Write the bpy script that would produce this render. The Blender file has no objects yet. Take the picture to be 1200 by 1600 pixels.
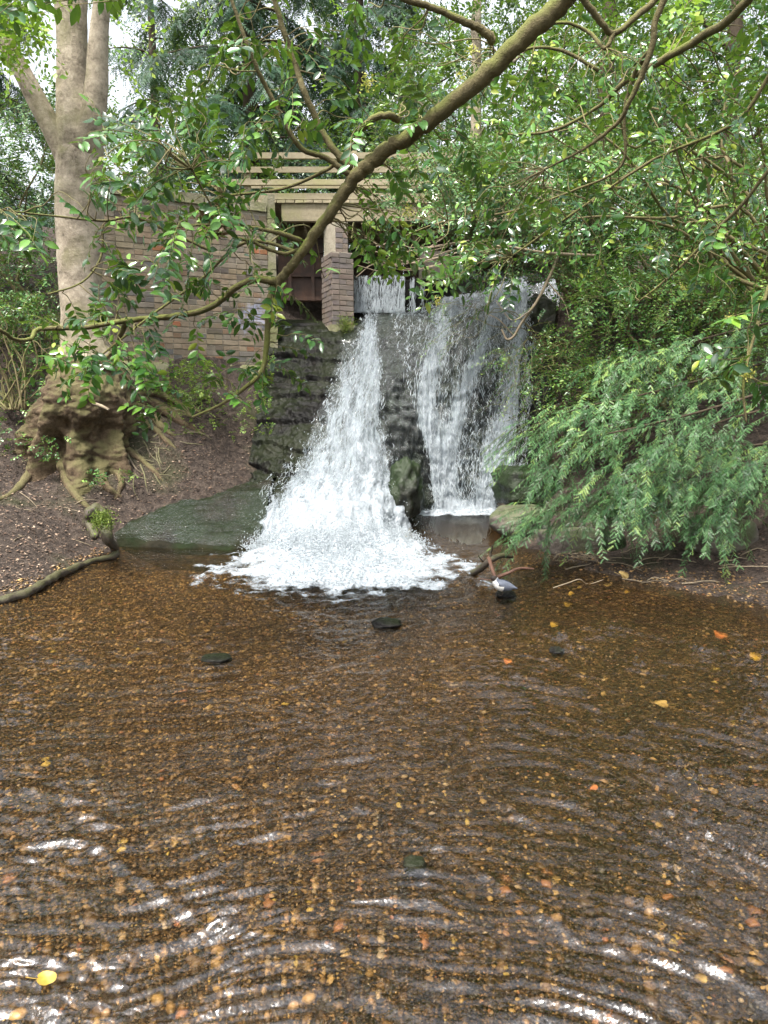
import bpy, math, random
import numpy as np
from mathutils import Vector, Matrix

random.seed(7)
RNG = np.random.default_rng(11)
SC = bpy.context.scene
COL = SC.collection

# ------------------------------------------------------------------ camera, sky, sun, exposure
F = 1100.0                       # focal length in photo pixels (1200 x 1600 frame)
PITCH = math.radians(8.3)
EYE = np.array([0.0, 0.0, 1.5])
cam_d = bpy.data.cameras.new('camera')
cam_d.sensor_fit = 'HORIZONTAL'
cam_d.sensor_width = 36.0
cam_d.lens = 36.0 * F / 1200.0
cam_d.clip_start = 0.05
cam_d.clip_end = 2000.0
cam = bpy.data.objects.new('camera', cam_d)
COL.objects.link(cam)
cam.location = EYE
cam.rotation_euler = (math.pi / 2 - PITCH, 0, 0)
SC.camera = cam

SUN_EL, SUN_AZ = math.radians(62), math.radians(212)
world = bpy.data.worlds.new('World')
SC.world = world
world.use_nodes = True
wn = world.node_tree
wn.nodes.clear()
w_out = wn.nodes.new('ShaderNodeOutputWorld')
w_bg = wn.nodes.new('ShaderNodeBackground')
w_sky = wn.nodes.new('ShaderNodeTexSky')
w_sky.sky_type = 'NISHITA'
w_sky.sun_disc = False
w_sky.sun_elevation = SUN_EL
w_sky.sun_rotation = SUN_AZ
w_sky.dust_density = 4.0
w_sky.air_density = 1.0
w_hsv = wn.nodes.new('ShaderNodeHueSaturation')
w_hsv.inputs['Saturation'].default_value = 0.28
wn.links.new(w_sky.outputs[0], w_hsv.inputs['Color'])
wn.links.new(w_hsv.outputs[0], w_bg.inputs['Color'])
w_bg.inputs['Strength'].default_value = 0.15
wn.links.new(w_bg.outputs[0], w_out.inputs[0])

sun_d = bpy.data.lights.new('sun', 'SUN')
sun_d.energy = 2.4
sun_d.angle = math.radians(10)
sun_d.color = (1.0, 0.95, 0.86)
sun = bpy.data.objects.new('sun', sun_d)
COL.objects.link(sun)
sdir = Vector((math.sin(SUN_AZ) * math.cos(SUN_EL), math.cos(SUN_AZ) * math.cos(SUN_EL), math.sin(SUN_EL)))
sun.rotation_euler = (-sdir).to_track_quat('-Z', 'Y').to_euler()
sun.location = (0, 0, 20)

SC.view_settings.view_transform = 'Standard'
SC.view_settings.look = 'None'
SC.view_settings.gamma = 1.0
SC.view_settings.use_curve_mapping = False
SC.view_settings.exposure = 1.85
SC.render.engine = 'CYCLES'
cy = SC.cycles
cy.max_bounces = 8
cy.diffuse_bounces = 3
cy.glossy_bounces = 3
cy.transmission_bounces = 4
cy.transparent_max_bounces = 24
cy.caustics_reflective = False
cy.caustics_refractive = True
cy.use_denoising = True
cy.sample_clamp_indirect = 6.0


# ------------------------------------------------------------------ maths helpers
def ray(px, py):
    a = (px - 600.0) / F
    b = (800.0 - py) / F
    cp, sp = math.cos(PITCH), math.sin(PITCH)
    return np.array([a, cp + b * sp, -sp + b * cp])


def pt(px, py, Y):
    """point at distance Y up the valley for a measured place in the photograph"""
    d = ray(px, py)
    return EYE + d * (Y / d[1])


def ptz(px, py, z=0.0):
    d = ray(px, py)
    return EYE + d * ((z - EYE[2]) / d[2])


_P = np.random.default_rng(3).permutation(256).astype(np.int64)
_P = np.concatenate([_P, _P, _P])
_G = np.random.default_rng(4).normal(size=(256, 3))
_G /= np.linalg.norm(_G, axis=1)[:, None]


def perlin(p):
    p = np.asarray(p, float)
    i = np.floor(p).astype(np.int64)
    f = p - i
    i &= 255
    u = f * f * f * (f * (f * 6 - 15) + 10)
    out = np.zeros(p.shape[:-1])
    for dx in (0, 1):
        wx = u[..., 0] if dx else 1 - u[..., 0]
        for dy in (0, 1):
            wy = u[..., 1] if dy else 1 - u[..., 1]
            for dz in (0, 1):
                wz = u[..., 2] if dz else 1 - u[..., 2]
                h = _P[_P[_P[(i[..., 0] + dx) & 255] + ((i[..., 1] + dy) & 255)] + ((i[..., 2] + dz) & 255)]
                g = _G[h]
                out += wx * wy * wz * (g[..., 0] * (f[..., 0] - dx) + g[..., 1] * (f[..., 1] - dy) + g[..., 2] * (f[..., 2] - dz))
    return out


def fbm(p, octv=4, gain=0.5):
    p = np.asarray(p, float)
    s, a, t = 0.0, 1.0, 0.0
    for k in range(octv):
        s = s + a * perlin(p * (2.0 ** k) + 17.3 * k)
        t += a
        a *= gain
    return s / t * 1.6


def sstep(a, b, x):
    t = np.clip((x - a) / (b - a), 0, 1)
    return t * t * (3 - 2 * t)


def nrm(v):
    v = np.asarray(v, float)
    return v / np.maximum(np.linalg.norm(v, axis=-1, keepdims=True), 1e-9)


def smooth_path(pts, n=6):
    """Catmull-Rom through points of any dimension"""
    P = np.asarray(pts, float)
    if len(P) < 3:
        t = np.linspace(0, 1, n + 1)[:, None]
        return P[0] * (1 - t) + P[-1] * t
    Q = np.vstack([2 * P[0] - P[1], P, 2 * P[-1] - P[-2]])
    out = []
    for k in range(1, len(Q) - 2):
        for t in np.linspace(0, 1, n, endpoint=False):
            a, b, c, d = Q[k - 1], Q[k], Q[k + 1], Q[k + 2]
            out.append(0.5 * (2 * b + (c - a) * t + (2 * a - 5 * b + 4 * c - d) * t * t + (3 * b - a - 3 * c + d) * t ** 3))
    out.append(P[-1])
    return np.array(out)


# ------------------------------------------------------------------ mesh building
class MB:
    def __init__(self):
        self.v, self.f3, self.f4, self.t, self.n = [], [], [], [], 0

    def add(self, v, f3=None, f4=None, tint=0.5):
        v = np.asarray(v, np.float32).reshape(-1, 3)
        self.v.append(v)
        if f3 is not None and len(f3):
            self.f3.append(np.asarray(f3, np.int64).reshape(-1, 3) + self.n)
        if f4 is not None and len(f4):
            self.f4.append(np.asarray(f4, np.int64).reshape(-1, 4) + self.n)
        self.t.append(np.broadcast_to(np.asarray(tint, np.float32), (len(v),)))
        self.n += len(v)
        return self

    def tube(self, pts, rad, seg=6, tint=0.5, rough=0.0, freq=8.0, cap=True):
        P = np.asarray(pts, float)
        n = len(P)
        R = np.broadcast_to(np.asarray(rad, float), (n,))
        T = nrm(np.gradient(P, axis=0))
        a = np.array([0.0, 0.0, 1.0]) if abs(T[0, 2]) < 0.9 else np.array([1.0, 0, 0])
        U = np.zeros_like(P)
        u = nrm(a - T[0] * np.dot(a, T[0]))
        for k in range(n):
            u = nrm(u - T[k] * np.dot(u, T[k]))
            U[k] = u
        W = np.cross(T, U)
        th = np.linspace(0, 2 * np.pi, seg, endpoint=False)
        ring = U[:, None, :] * np.cos(th)[None, :, None] + W[:, None, :] * np.sin(th)[None, :, None]
        rr = R[:, None, None] * np.ones((1, seg, 1))
        V = P[:, None, :] + ring * rr
        if rough:
            V = V + ring * (rr * rough * fbm(V * freq, 3)[..., None])
        i = np.arange(n - 1)[:, None] * seg
        j = np.arange(seg)[None, :]
        j2 = (j + 1) % seg
        q = np.stack([i + j, i + j2, i + seg + j2, i + seg + j], -1).reshape(-1, 4)
        V = V.reshape(-1, 3)
        f3 = None
        if cap:
            V = np.vstack([V, P[0] - T[0] * R[0] * 0.4, P[-1] + T[-1] * R[-1] * 0.4])
            k = np.arange(seg)
            k2 = (k + 1) % seg
            a0, a1 = n * seg, n * seg + 1
            f3 = np.vstack([np.stack([k2, k, np.full(seg, a0)], -1),
                            np.stack([(n - 1) * seg + k, (n - 1) * seg + k2, np.full(seg, a1)], -1)])
        return self.add(V, f3, q, tint)

    def grid(self, G, tint=0.5, wrap=False, flip=False):
        G = np.asarray(G, float)
        r, c = G.shape[:2]
        i = np.arange(r - 1)[:, None] * c
        j = np.arange(c if wrap else c - 1)[None, :]
        j2 = (j + 1) % c
        q = np.stack([i + j, i + j2, i + c + j2, i + c + j], -1).reshape(-1, 4)
        if flip:
            q = q[:, ::-1]
        t = np.asarray(tint, np.float32)
        if t.ndim == 2:
            t = t.reshape(-1)
        return self.add(G.reshape(-1, 3), None, q, t)

    def box(self, o, a, b, c, tint=0.5, jig=0.0):
        o, a, b, c = (np.asarray(k, float) for k in (o, a, b, c))
        v = np.array([o, o + a, o + a + b, o + b, o + c, o + a + c, o + a + b + c, o + b + c])
        if jig:
            v = v + RNG.normal(size=v.shape) * jig
        q = [[0, 3, 2, 1], [4, 5, 6, 7], [0, 1, 5, 4], [1, 2, 6, 5], [2, 3, 7, 6], [3, 0, 4, 7]]
        return self.add(v, None, q, tint)

    def inst(self, tv, t3, t4, pos, X, Yv, Z, tint):
        """many copies of a template: axes X, Y, Z already scaled, each (N,3)"""
        N = len(pos)
        tv = np.asarray(tv, np.float32)
        V = (pos[:, None, :] + tv[None, :, 0:1] * X[:, None, :] + tv[None, :, 1:2] * Yv[:, None, :] + tv[None, :, 2:3] * Z[:, None, :])
        m = len(tv)
        off = (np.arange(N) * m)[:, None, None]
        f3 = (np.asarray(t3)[None] + off).reshape(-1, 3) if t3 is not None and len(t3) else None
        f4 = (np.asarray(t4)[None] + off).reshape(-1, 4) if t4 is not None and len(t4) else None
        return self.add(V.reshape(-1, 3), f3, f4, np.repeat(np.broadcast_to(np.asarray(tint, np.float32), (N,)), m))

    def mesh(self, name, mat, smooth=True, origin=None, extra=None, uv=None):
        V = np.concatenate(self.v) if self.v else np.zeros((0, 3), np.float32)
        if origin is not None:
            V = V - np.asarray(origin, np.float32)
        me = bpy.data.meshes.new(name)
        f3 = np.concatenate(self.f3) if self.f3 else np.zeros((0, 3), np.int64)
        f4 = np.concatenate(self.f4) if self.f4 else np.zeros((0, 4), np.int64)
        loops = np.concatenate([f3.ravel(), f4.ravel()]).astype(np.int32)
        start = np.concatenate([np.arange(len(f3)) * 3, len(f3) * 3 + np.arange(len(f4)) * 4]).astype(np.int32)
        me.vertices.add(len(V))
        me.vertices.foreach_set('co', V.astype(np.float32).ravel())
        me.loops.add(len(loops))
        me.loops.foreach_set('vertex_index', loops)
        me.polygons.add(len(start))
        me.polygons.foreach_set('loop_start', start)
        me.polygons.foreach_set('use_smooth', np.full(len(start), smooth, bool))
        at = me.attributes.new('tint', 'FLOAT', 'POINT')
        at.data.foreach_set('value', np.concatenate(self.t).astype(np.float32))
        for k, arr in (extra or {}).items():
            e = me.attributes.new(k, 'FLOAT', 'POINT')
            e.data.foreach_set('value', np.asarray(arr, np.float32).ravel())
        if uv is not None:
            e = me.attributes.new('flow', 'FLOAT_VECTOR', 'POINT')
            uu = np.zeros((len(V), 3), np.float32)
            uu[:, :2] = np.asarray(uv, np.float32).reshape(-1, 2)
            e.data.foreach_set('vector', uu.ravel())
        me.update(calc_edges=True)
        me.materials.append(mat)
        return me

    def build(self, name, mat, parent=None, smooth=True, kind=None, label=None, extra=None, uv=None):
        me = self.mesh(name, mat, smooth, ORI.get(parent.name) if parent else None, extra, uv)
        o = bpy.data.objects.new(name, me)
        COL.objects.link(o)
        if parent:
            o.parent = parent
            ORI[o.name] = ORI[parent.name]
        else:
            ORI[o.name] = np.zeros(3)
        if kind:
            o['kind'] = kind
        if label:
            o['label'] = label
        return o


ORI = {}


def thing(name, label, cat, loc=(0, 0, 0), group=None):
    o = bpy.data.objects.new(name, None)
    COL.objects.link(o)
    o.location = [float(k) for k in loc]
    o.empty_display_size = 0.2
    ORI[o.name] = np.asarray(loc, float)
    o['label'] = label
    o['category'] = cat
    if group:
        o['group'] = group
    return o


def tag(o, label, cat, group=None):
    o['label'] = label
    o['category'] = cat
    if group:
        o['group'] = group
    return o


def struct(o):
    o['kind'] = 'structure'
    return o


# ------------------------------------------------------------------ materials
class NT:
    def __init__(self, name):
        self.m = bpy.data.materials.new(name)
        self.m.use_nodes = True
        self.t = self.m.node_tree
        self.t.nodes.clear()
        self.out = self.t.nodes.new('ShaderNodeOutputMaterial')

    def n(self, typ, **kw):
        nd = self.t.nodes.new('ShaderNode' + typ)
        for k, v in kw.items():
            if k in ('operation', 'blend_type', 'data_type', 'attribute_name', 'noise_dimensions', 'feature', 'distance', 'wave_type', 'attribute_type', 'interpolation_type', 'normalize'):
                setattr(nd, k, v)
            else:
                self.set(nd, k.replace('_', ' '), v)
        return nd

    def set(self, nd, key, v):
        s = nd.inputs[int(key[1:])] if key[0] == 'i' and key[1:].isdigit() else nd.inputs[key]
        if isinstance(v, bpy.types.NodeSocket):
            self.t.links.new(v, s)
        elif isinstance(v, bpy.types.Node):
            self.t.links.new(v.outputs[0], s)
        else:
            s.default_value = v

    def coord(self, scale=1.0, attr=None, vec=(1, 1, 1)):
        if attr:
            a = self.n('Attribute', attribute_name=attr).outputs['Vector']
        else:
            a = self.n('NewGeometry').outputs['Position']
        mp = self.n('Mapping')
        self.t.links.new(a, mp.inputs['Vector'])
        mp.inputs['Scale'].default_value = [scale * k for k in vec]
        return mp.outputs[0]

    def noise(self, scale, detail=4, rough=0.55, attr=None, vec=(1, 1, 1), dist=0.0):
        nd = self.n('TexNoise', Detail=detail, Roughness=rough, Scale=1.0, Distortion=dist)
        self.t.links.new(self.coord(scale, attr, vec), nd.inputs['Vector'])
        return nd.outputs['Fac']

    def attr(self, name):
        return self.n('Attribute', attribute_name=name).outputs['Fac']

    def math(self, op, a, b=0.0, c=None, clamp=False):
        nd = self.n('Math', operation=op, i0=a, i1=b)
        if c is not None:
            self.set(nd, 'i2', c)
        nd.use_clamp = clamp
        return nd.outputs[0]

    def ramp(self, fac, stops, mode='LINEAR'):
        nd = self.n('ValToRGB')
        cr = nd.color_ramp
        cr.interpolation = mode
        while len(cr.elements) < len(stops):
            cr.elements.new(0.5)
        for e, (p, c) in zip(cr.elements, stops):
            e.position = p
            e.color = (*c, 1) if len(c) == 3 else c
        self.set(nd, 'Fac', fac)
        return nd.outputs[0]

    def mix(self, fac, a, b, mode='MIX'):
        nd = self.n('Mix', data_type='RGBA', blend_type=mode)
        for k, v in ((0, fac), (6, a), (7, b)):
            if isinstance(v, tuple) and len(v) == 3:
                v = (*v, 1)
            self.set(nd, 'i%d' % k, v)
        return nd.outputs[2]

    def bump(self, h, strength=0.4, dist=0.02, normal=None):
        nd = self.n('Bump', Height=h, Strength=strength, Distance=dist)
        if normal is not None:
            self.set(nd, 'Normal', normal)
        return nd.outputs[0]

    def bsdf(self, color, rough=0.7, normal=None, spec=0.5, metal=0.0, **kw):
        nd = self.n('BsdfPrincipled')
        if isinstance(color, tuple) and len(color) == 3:
            color = (*color, 1)
        self.set(nd, 'Base Color', color)
        self.set(nd, 'Roughness', rough)
        self.set(nd, 'Specular IOR Level', spec)
        self.set(nd, 'Metallic', metal)
        if normal is not None:
            self.set(nd, 'Normal', normal)
        for k, v in kw.items():
            self.set(nd, k.replace('_', ' '), v)
        return nd.outputs[0]

    def mixsh(self, fac, a, b):
        nd = self.n('MixShader', i0=fac, i1=a, i2=b)
        return nd.outputs[0]

    def done(self, sh):
        self.t.links.new(sh, self.out.inputs['Surface'])
        return self.m


def leaf_mat(name, stops, rough=0.35, transl=0.25, spec=0.5, patch=0.35):
    t = NT(name)
    f = t.math('ADD', t.attr('tint'), t.math('MULTIPLY', t.math('SUBTRACT', t.noise(1.3, 2), 0.5), patch))
    c = t.ramp(f, stops)
    b = t.bsdf(c, rough, spec=spec)
    tc = t.mix(0.6, c, (0.25, 0.42, 0.03), 'MIX')
    tr = t.n('BsdfTranslucent', Color=tc).outputs[0]
    return t.done(t.mixsh(transl, b, tr))


def bark_mat(name, stops, moss=0.0, scale=6.0, vec=(1, 1, 0.35), bump=0.5, rough=0.85, mosscol=(0.10, 0.12, 0.025), dist=0.03):
    t = NT(name)
    n1 = t.noise(scale, 6, 0.62, vec=vec)
    n2 = t.noise(scale * 4.5, 5, 0.65)
    n3 = t.noise(scale * 16, 3, 0.7)
    f = t.math('ADD', t.math('ADD', t.math('MULTIPLY', n1, 0.5), t.math('MULTIPLY', n2, 0.33)), t.math('MULTIPLY', n3, 0.17))
    c = t.ramp(f, stops)
    if moss:
        up = t.n('SeparateXYZ', i0=t.n('NewGeometry').outputs['Normal']).outputs[2]
        mm = t.math('ADD', t.math('MULTIPLY', up, 0.22), t.noise(scale * 0.45, 4))
        mm = t.math('MULTIPLY', t.ramp(mm, [(0.50, (0, 0, 0)), (0.66, (1, 1, 1))]), moss)
        c = t.mix(mm, c, mosscol)
    return t.done(t.bsdf(c, rough, t.bump(f, bump, dist), spec=0.3))


def brick_material(name, random_obj, joined=False):
    t = NT(name)
    r = t.attr('tint') if joined else t.n('ObjectInfo').outputs['Random']
    c = t.ramp(r, [(0.0, (0.09, 0.075, 0.07)), (0.15, (0.21, 0.17, 0.13)), (0.32, (0.28, 0.22, 0.155)), (0.5, (0.26, 0.215, 0.165)),
                   (0.66, (0.135, 0.132, 0.132)), (0.82, (0.31, 0.25, 0.185)), (0.96, (0.20, 0.135, 0.09)), (1.0, (0.34, 0.13, 0.065))])
    n = t.noise(9, 6, 0.65)
    c = t.mix(0.55, c, t.ramp(n, [(0.3, (0.25, 0.22, 0.18)), (0.7, (1, 0.97, 0.9))]), 'MULTIPLY')
    lime = t.ramp(t.noise(3.5, 6, 0.7), [(0.57, (0, 0, 0)), (0.74, (1, 1, 1))])
    c = t.mix(t.math('MULTIPLY', lime, 0.55), c, (0.30, 0.27, 0.21))
    grn = t.ramp(t.noise(1.7, 5, 0.6), [(0.52, (0, 0, 0)), (0.7, (1, 1, 1))])
    c = t.mix(t.math('MULTIPLY', grn, 0.45), c, (0.13, 0.13, 0.055))
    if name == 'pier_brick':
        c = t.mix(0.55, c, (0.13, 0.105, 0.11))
    if name == 'wall_brick' or joined:      # faded sprayed paint near the quoin
        for (cc, rad, colr, s) in ((pt(422, 442, 10.2), 0.17, (0.16, 0.42, 0.75), 0.9), (pt(400, 492, 10.15), 0.34, (0.33, 0.36, 0.52), 0.55)):
            d = t.n('VectorMath', operation='DISTANCE', i0=t.n('NewGeometry').outputs['Position'], i1=tuple(cc))
            dd = t.math('ADD', t.math('DIVIDE', d.outputs['Value'], rad), t.math('MULTIPLY', t.math('SUBTRACT', t.noise(14, 4), 0.5), 1.6))
            k = t.ramp(dd, [(0.55, (s, s, s)), (0.85, (0, 0, 0))])
            c = t.mix(k, c, colr)
    return t.done(t.bsdf(c, 0.85, t.bump(t.noise(60, 5), 0.35, 0.01), spec=0.3))


def stone_mat(name, stops, moss=0.6, wet=0.4, scale=4.0, mosscol=(0.055, 0.085, 0.02), mossbias=0.3, spec=0.35):
    t = NT(name)
    n1 = t.noise(scale, 7, 0.62)
    n2 = t.noise(scale * 7, 5, 0.65)
    f = t.math('ADD', t.math('MULTIPLY', n1, 0.6), t.math('MULTIPLY', n2, 0.4))
    c = t.ramp(f, stops)
    up = t.n('SeparateXYZ', i0=t.n('NewGeometry').outputs['Normal']).outputs[2]
    mm = t.math('ADD', t.math('MULTIPLY', up, 0.2), t.noise(scale * 0.6, 5))
    mm = t.math('MULTIPLY', t.ramp(mm, [(0.8 - mossbias, (0, 0, 0)), (0.97 - mossbias, (1, 1, 1))]), moss)
    c = t.mix(mm, c, mosscol)
    ro = t.math('SUBTRACT', 0.85 - wet * 0.6, t.math('MULTIPLY', t.math('SUBTRACT', n2, 0.5), 0.5 * wet), clamp=True)
    return t.done(t.bsdf(c, ro, t.bump(f, 0.8, 0.05), spec=spec))


M = {}
M['ground'] = None
g = NT('soil')
n1 = g.noise(1.1, 5)
n2 = g.noise(14, 6, 0.7)
n3 = g.noise(60, 4, 0.7)
c = g.ramp(g.math('ADD', g.math('MULTIPLY', n2, 0.6), g.math('MULTIPLY', n3, 0.4)),
           [(0.36, (0.020, 0.014, 0.011)), (0.48, (0.058, 0.043, 0.035)), (0.58, (0.115, 0.086, 0.068)), (0.72, (0.23, 0.18, 0.14))])
c = g.mix(g.ramp(n1, [(0.55, (0, 0, 0)), (0.75, (0.7, 0.7, 0.7))]), c, (0.055, 0.07, 0.02))
M['ground'] = g.done(g.bsdf(c, 0.85, g.bump(g.math('ADD', n2, g.math('MULTIPLY', n3, 0.5)), 1.0, 0.08), spec=0.3))

g = NT('gravel_bed')
v = g.n('TexVoronoi', Scale=1.0, Randomness=1.0)
g.t.links.new(g.coord(75), v.inputs['Vector'])
c = g.ramp(g.n('SeparateColor', i0=v.outputs['Color']).outputs[0],
           [(0.0, (0.008, 0.005, 0.003)), (0.4, (0.032, 0.019, 0.008)), (0.7, (0.10, 0.06, 0.024)), (1.0, (0.24, 0.155, 0.065))])
c = g.mix(0.6, c, g.ramp(g.noise(2.2, 4), [(0.3, (0.25, 0.2, 0.14)), (0.7, (1, 0.9, 0.7))]), 'MULTIPLY')
M['bed'] = g.done(g.bsdf(c, 0.7, g.bump(v.outputs['Distance'], 1.0, 0.03), spec=0.3))

g = NT('pebble')
c = g.ramp(g.math('ADD', g.attr('tint'), g.math('MULTIPLY', g.n('ObjectInfo').outputs['Random'], 0.0)),
           [(0.0, (0.018, 0.012, 0.007)), (0.2, (0.062, 0.036, 0.016)), (0.4, (0.165, 0.095, 0.037)), (0.58, (0.30, 0.185, 0.07)),
            (0.72, (0.46, 0.31, 0.12)), (0.82, (0.28, 0.10, 0.045)), (0.90, (0.36, 0.26, 0.15)), (0.96, (0.42, 0.34, 0.25)), (1.0, (0.5, 0.36, 0.08))])
c = g.mix(0.5, c, g.ramp(g.noise(55, 4), [(0.3, (0.35, 0.32, 0.28)), (0.7, (1, 1, 1))]), 'MULTIPLY')
M['pebble'] = g.done(g.bsdf(c, 0.45, g.bump(g.noise(120, 3), 0.3, 0.004), spec=0.5))

# clear water of the pool: mostly see-through, mirror by Fresnel, white where it foams
g = NT('pool_water')
n1 = g.noise(16, 3, 0.6, vec=(1, 1, 1))
n2 = g.noise(48, 3, 0.6)
bmp = g.bump(g.math('ADD', n1, g.math('MULTIPLY', n2, 0.15)), 0.32, 0.03)
fr = g.n('Fresnel', IOR=1.28, Normal=bmp).outputs[0]
tr = g.n('BsdfTransparent', Color=(0.93, 0.86, 0.72, 1)).outputs[0]
rf = g.n('BsdfRefraction', Color=(0.93, 0.86, 0.72, 1), Roughness=0.03, IOR=1.33, Normal=bmp).outputs[0]
tr = g.mixsh(0.38, tr, rf)
gl = g.n('BsdfGlossy', Color=(1, 1, 1, 1), Roughness=0.07, Normal=bmp).outputs[0]
cl = g.mixsh(g.math('ADD', g.math('MULTIPLY', fr, 0.55), 0.065, clamp=True), tr, gl)
fo = g.bsdf((0.38, 0.42, 0.46), 0.4, g.bump(g.noise(24, 5), 1.0, 0.06), spec=0.4)
fn = g.math('ADD', g.math('MULTIPLY', g.noise(13, 5, 0.62, dist=0.6), 0.8), g.math('MULTIPLY', g.noise(60, 3), 0.3))
fm = g.math('ADD', g.math('MULTIPLY', g.attr('foam'), 1.15), g.math('SUBTRACT', fn, 1.0))
fm = g.ramp(fm, [(0.02, (0, 0, 0)), (0.38, (1, 1, 1))])
M['water'] = g.done(g.mixsh(fm, cl, fo))


def fall_mat(name, sx, sy, seed, thr=0.0):
    g = NT(name)
    a = g.noise(1.0, 5, 0.62, attr='flow', vec=(sx, sy, 1), dist=0.5)
    b = g.noise(1.0, 4, 0.65, attr='flow', vec=(sx * 2.7, sy * 3.2, 1), dist=0.3)
    c = g.noise(1.0, 3, 0.6, attr='flow', vec=(sx * 0.22, sy * 0.12, 1))
    h = g.math('ADD', g.math('ADD', g.math('MULTIPLY', a, 0.55), g.math('MULTIPLY', b, 0.4)), g.math('MULTIPLY', c, 0.35))
    bmp = g.bump(h, 0.8, 0.05)
    fr = g.n('Fresnel', IOR=1.45, Normal=bmp).outputs[0]
    tr = g.n('BsdfTransparent', Color=(0.93, 0.95, 0.95, 1)).outputs[0]
    gl = g.n('BsdfGlossy', Color=(1, 1, 1, 1), Roughness=0.1, Normal=bmp).outputs[0]
    cl = g.mixsh(g.math('MULTIPLY', fr, g.attr('film')), tr, gl)
    d = g.bsdf((0.37, 0.41, 0.45), 0.35, bmp, spec=0.5)
    t2 = g.n('BsdfTranslucent', Color=(0.5, 0.57, 0.62, 1)).outputs[0]
    fo = g.mixsh(0.25, d, t2)
    m = g.math('ADD', g.math('MULTIPLY', g.attr('foam'), 1.0), g.math('SUBTRACT', h, 1.13 + thr))
    m = g.ramp(m, [(0.0, (0, 0, 0)), (0.20, (1, 1, 1))])
    return g.done(g.mixsh(m, cl, fo))


M['fall'] = fall_mat('falling_water', 38, 4.2, 1)
M['fall2'] = fall_mat('falling_water_outer', 56, 7, 2, 0.06)
g = NT('white_water')
M['foam'] = g.done(g.mixsh(0.3, g.bsdf((0.45, 0.495, 0.53), 0.25, spec=0.6), g.n('BsdfTranslucent', Color=(0.55, 0.61, 0.65, 1)).outputs[0]))

M['rock'] = stone_mat('wet_rock', [(0.36, (0.002, 0.002, 0.0019)), (0.52, (0.007, 0.0065, 0.006)), (0.75, (0.030, 0.026, 0.022))], moss=0.22, wet=0.75, spec=0.11, scale=3.0, mossbias=0.28, mosscol=(0.03, 0.045, 0.012))
M['slab'] = stone_mat('mossy_wet_slab', [(0.35, (0.006, 0.006, 0.004)), (0.6, (0.022, 0.019, 0.012)), (0.8, (0.05, 0.04, 0.025))], moss=0.8, wet=0.45, spec=0.05, scale=3.2, mossbias=0.30, mosscol=(0.010, 0.018, 0.006))
M['boulder'] = stone_mat('mossy_boulder', [(0.35, (0.006, 0.007, 0.005)), (0.7, (0.03, 0.032, 0.022))], moss=0.9, wet=0.8, scale=5.0, mossbias=0.38, mosscol=(0.014, 0.026, 0.007))
M['greystone'] = stone_mat('grey_stone', [(0.3, (0.05, 0.043, 0.036)), (0.55, (0.13, 0.11, 0.095)), (0.8, (0.24, 0.21, 0.18))], moss=0.6, wet=0.15, scale=5.0)
M['concrete'] = stone_mat('lichened_concrete', [(0.3, (0.13, 0.115, 0.08)), (0.6, (0.27, 0.245, 0.17)), (0.85, (0.38, 0.35, 0.26))], moss=0.55, wet=0.0, scale=5.0, mosscol=(0.12, 0.14, 0.03), mossbias=0.35)
M['mortar'] = stone_mat('lime_mortar', [(0.3, (0.22, 0.19, 0.145)), (0.7, (0.42, 0.375, 0.30))], moss=0.2, wet=0.0, scale=7.0)
M['brick'] = brick_material('wall_brick', True)
M['brick_join'] = brick_material('wall_brick_far', True, True)
M['pier_brick'] = brick_material('pier_brick', True)
M['beech'] = bark_mat('beech_bark', [(0.33, (0.07, 0.055, 0.04)), (0.45, (0.24, 0.20, 0.15)), (0.56, (0.36, 0.305, 0.235)), (0.7, (0.52, 0.46, 0.365))], moss=0.55, scale=6.0, vec=(1, 1, 1.3), bump=0.9, mosscol=(0.14, 0.135, 0.055))
M['burr'] = bark_mat('beech_burr', [(0.33, (0.012, 0.008, 0.005)), (0.46, (0.065, 0.044, 0.025)), (0.58, (0.13, 0.092, 0.056)), (0.74, (0.22, 0.17, 0.11))], moss=0.6, scale=7.0, vec=(1, 1, 0.7), bump=1.0, mosscol=(0.12, 0.115, 0.045), dist=0.05)
M['hollybark'] = bark_mat('holly_bark', [(0.3, (0.045, 0.036, 0.018)), (0.5, (0.11, 0.092, 0.042)), (0.75, (0.20, 0.17, 0.09))], moss=0.95, scale=9, vec=(1, 1, 1), mosscol=(0.12, 0.13, 0.032), bump=0.8)
M['twig'] = bark_mat('twig_bark', [(0.3, (0.09, 0.07, 0.035)), (0.7, (0.23, 0.19, 0.10))], moss=0.5, scale=12, mosscol=(0.13, 0.15, 0.04))
M['darkbark'] = bark_mat('dark_bark', [(0.3, (0.025, 0.018, 0.012)), (0.7, (0.085, 0.062, 0.04))], scale=6)
M['root'] = bark_mat('root_bark', [(0.3, (0.06, 0.045, 0.033)), (0.55, (0.15, 0.12, 0.09)), (0.75, (0.27, 0.22, 0.17))], moss=0.4, scale=12)
M['wetroot'] = bark_mat('wet_root', [(0.3, (0.02, 0.016, 0.012)), (0.6, (0.075, 0.06, 0.045)), (0.8, (0.16, 0.13, 0.10))], moss=0.25, scale=14, rough=0.55)
M['stick'] = bark_mat('dead_stick', [(0.3, (0.10, 0.075, 0.05)), (0.7, (0.33, 0.27, 0.19))], scale=16)
M['redstick'] = bark_mat('red_stick', [(0.3, (0.05, 0.026, 0.018)), (0.7, (0.19, 0.10, 0.068))], scale=16, rough=0.5)
M['wood'] = bark_mat('weathered_timber', [(0.3, (0.14, 0.115, 0.075)), (0.55, (0.27, 0.23, 0.155)), (0.8, (0.40, 0.35, 0.24))], moss=0.5, scale=5, vec=(0.25, 2.5, 2.5), bump=0.35, mosscol=(0.22, 0.215, 0.085), dist=0.01)
g = NT('rusty_steel')
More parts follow.
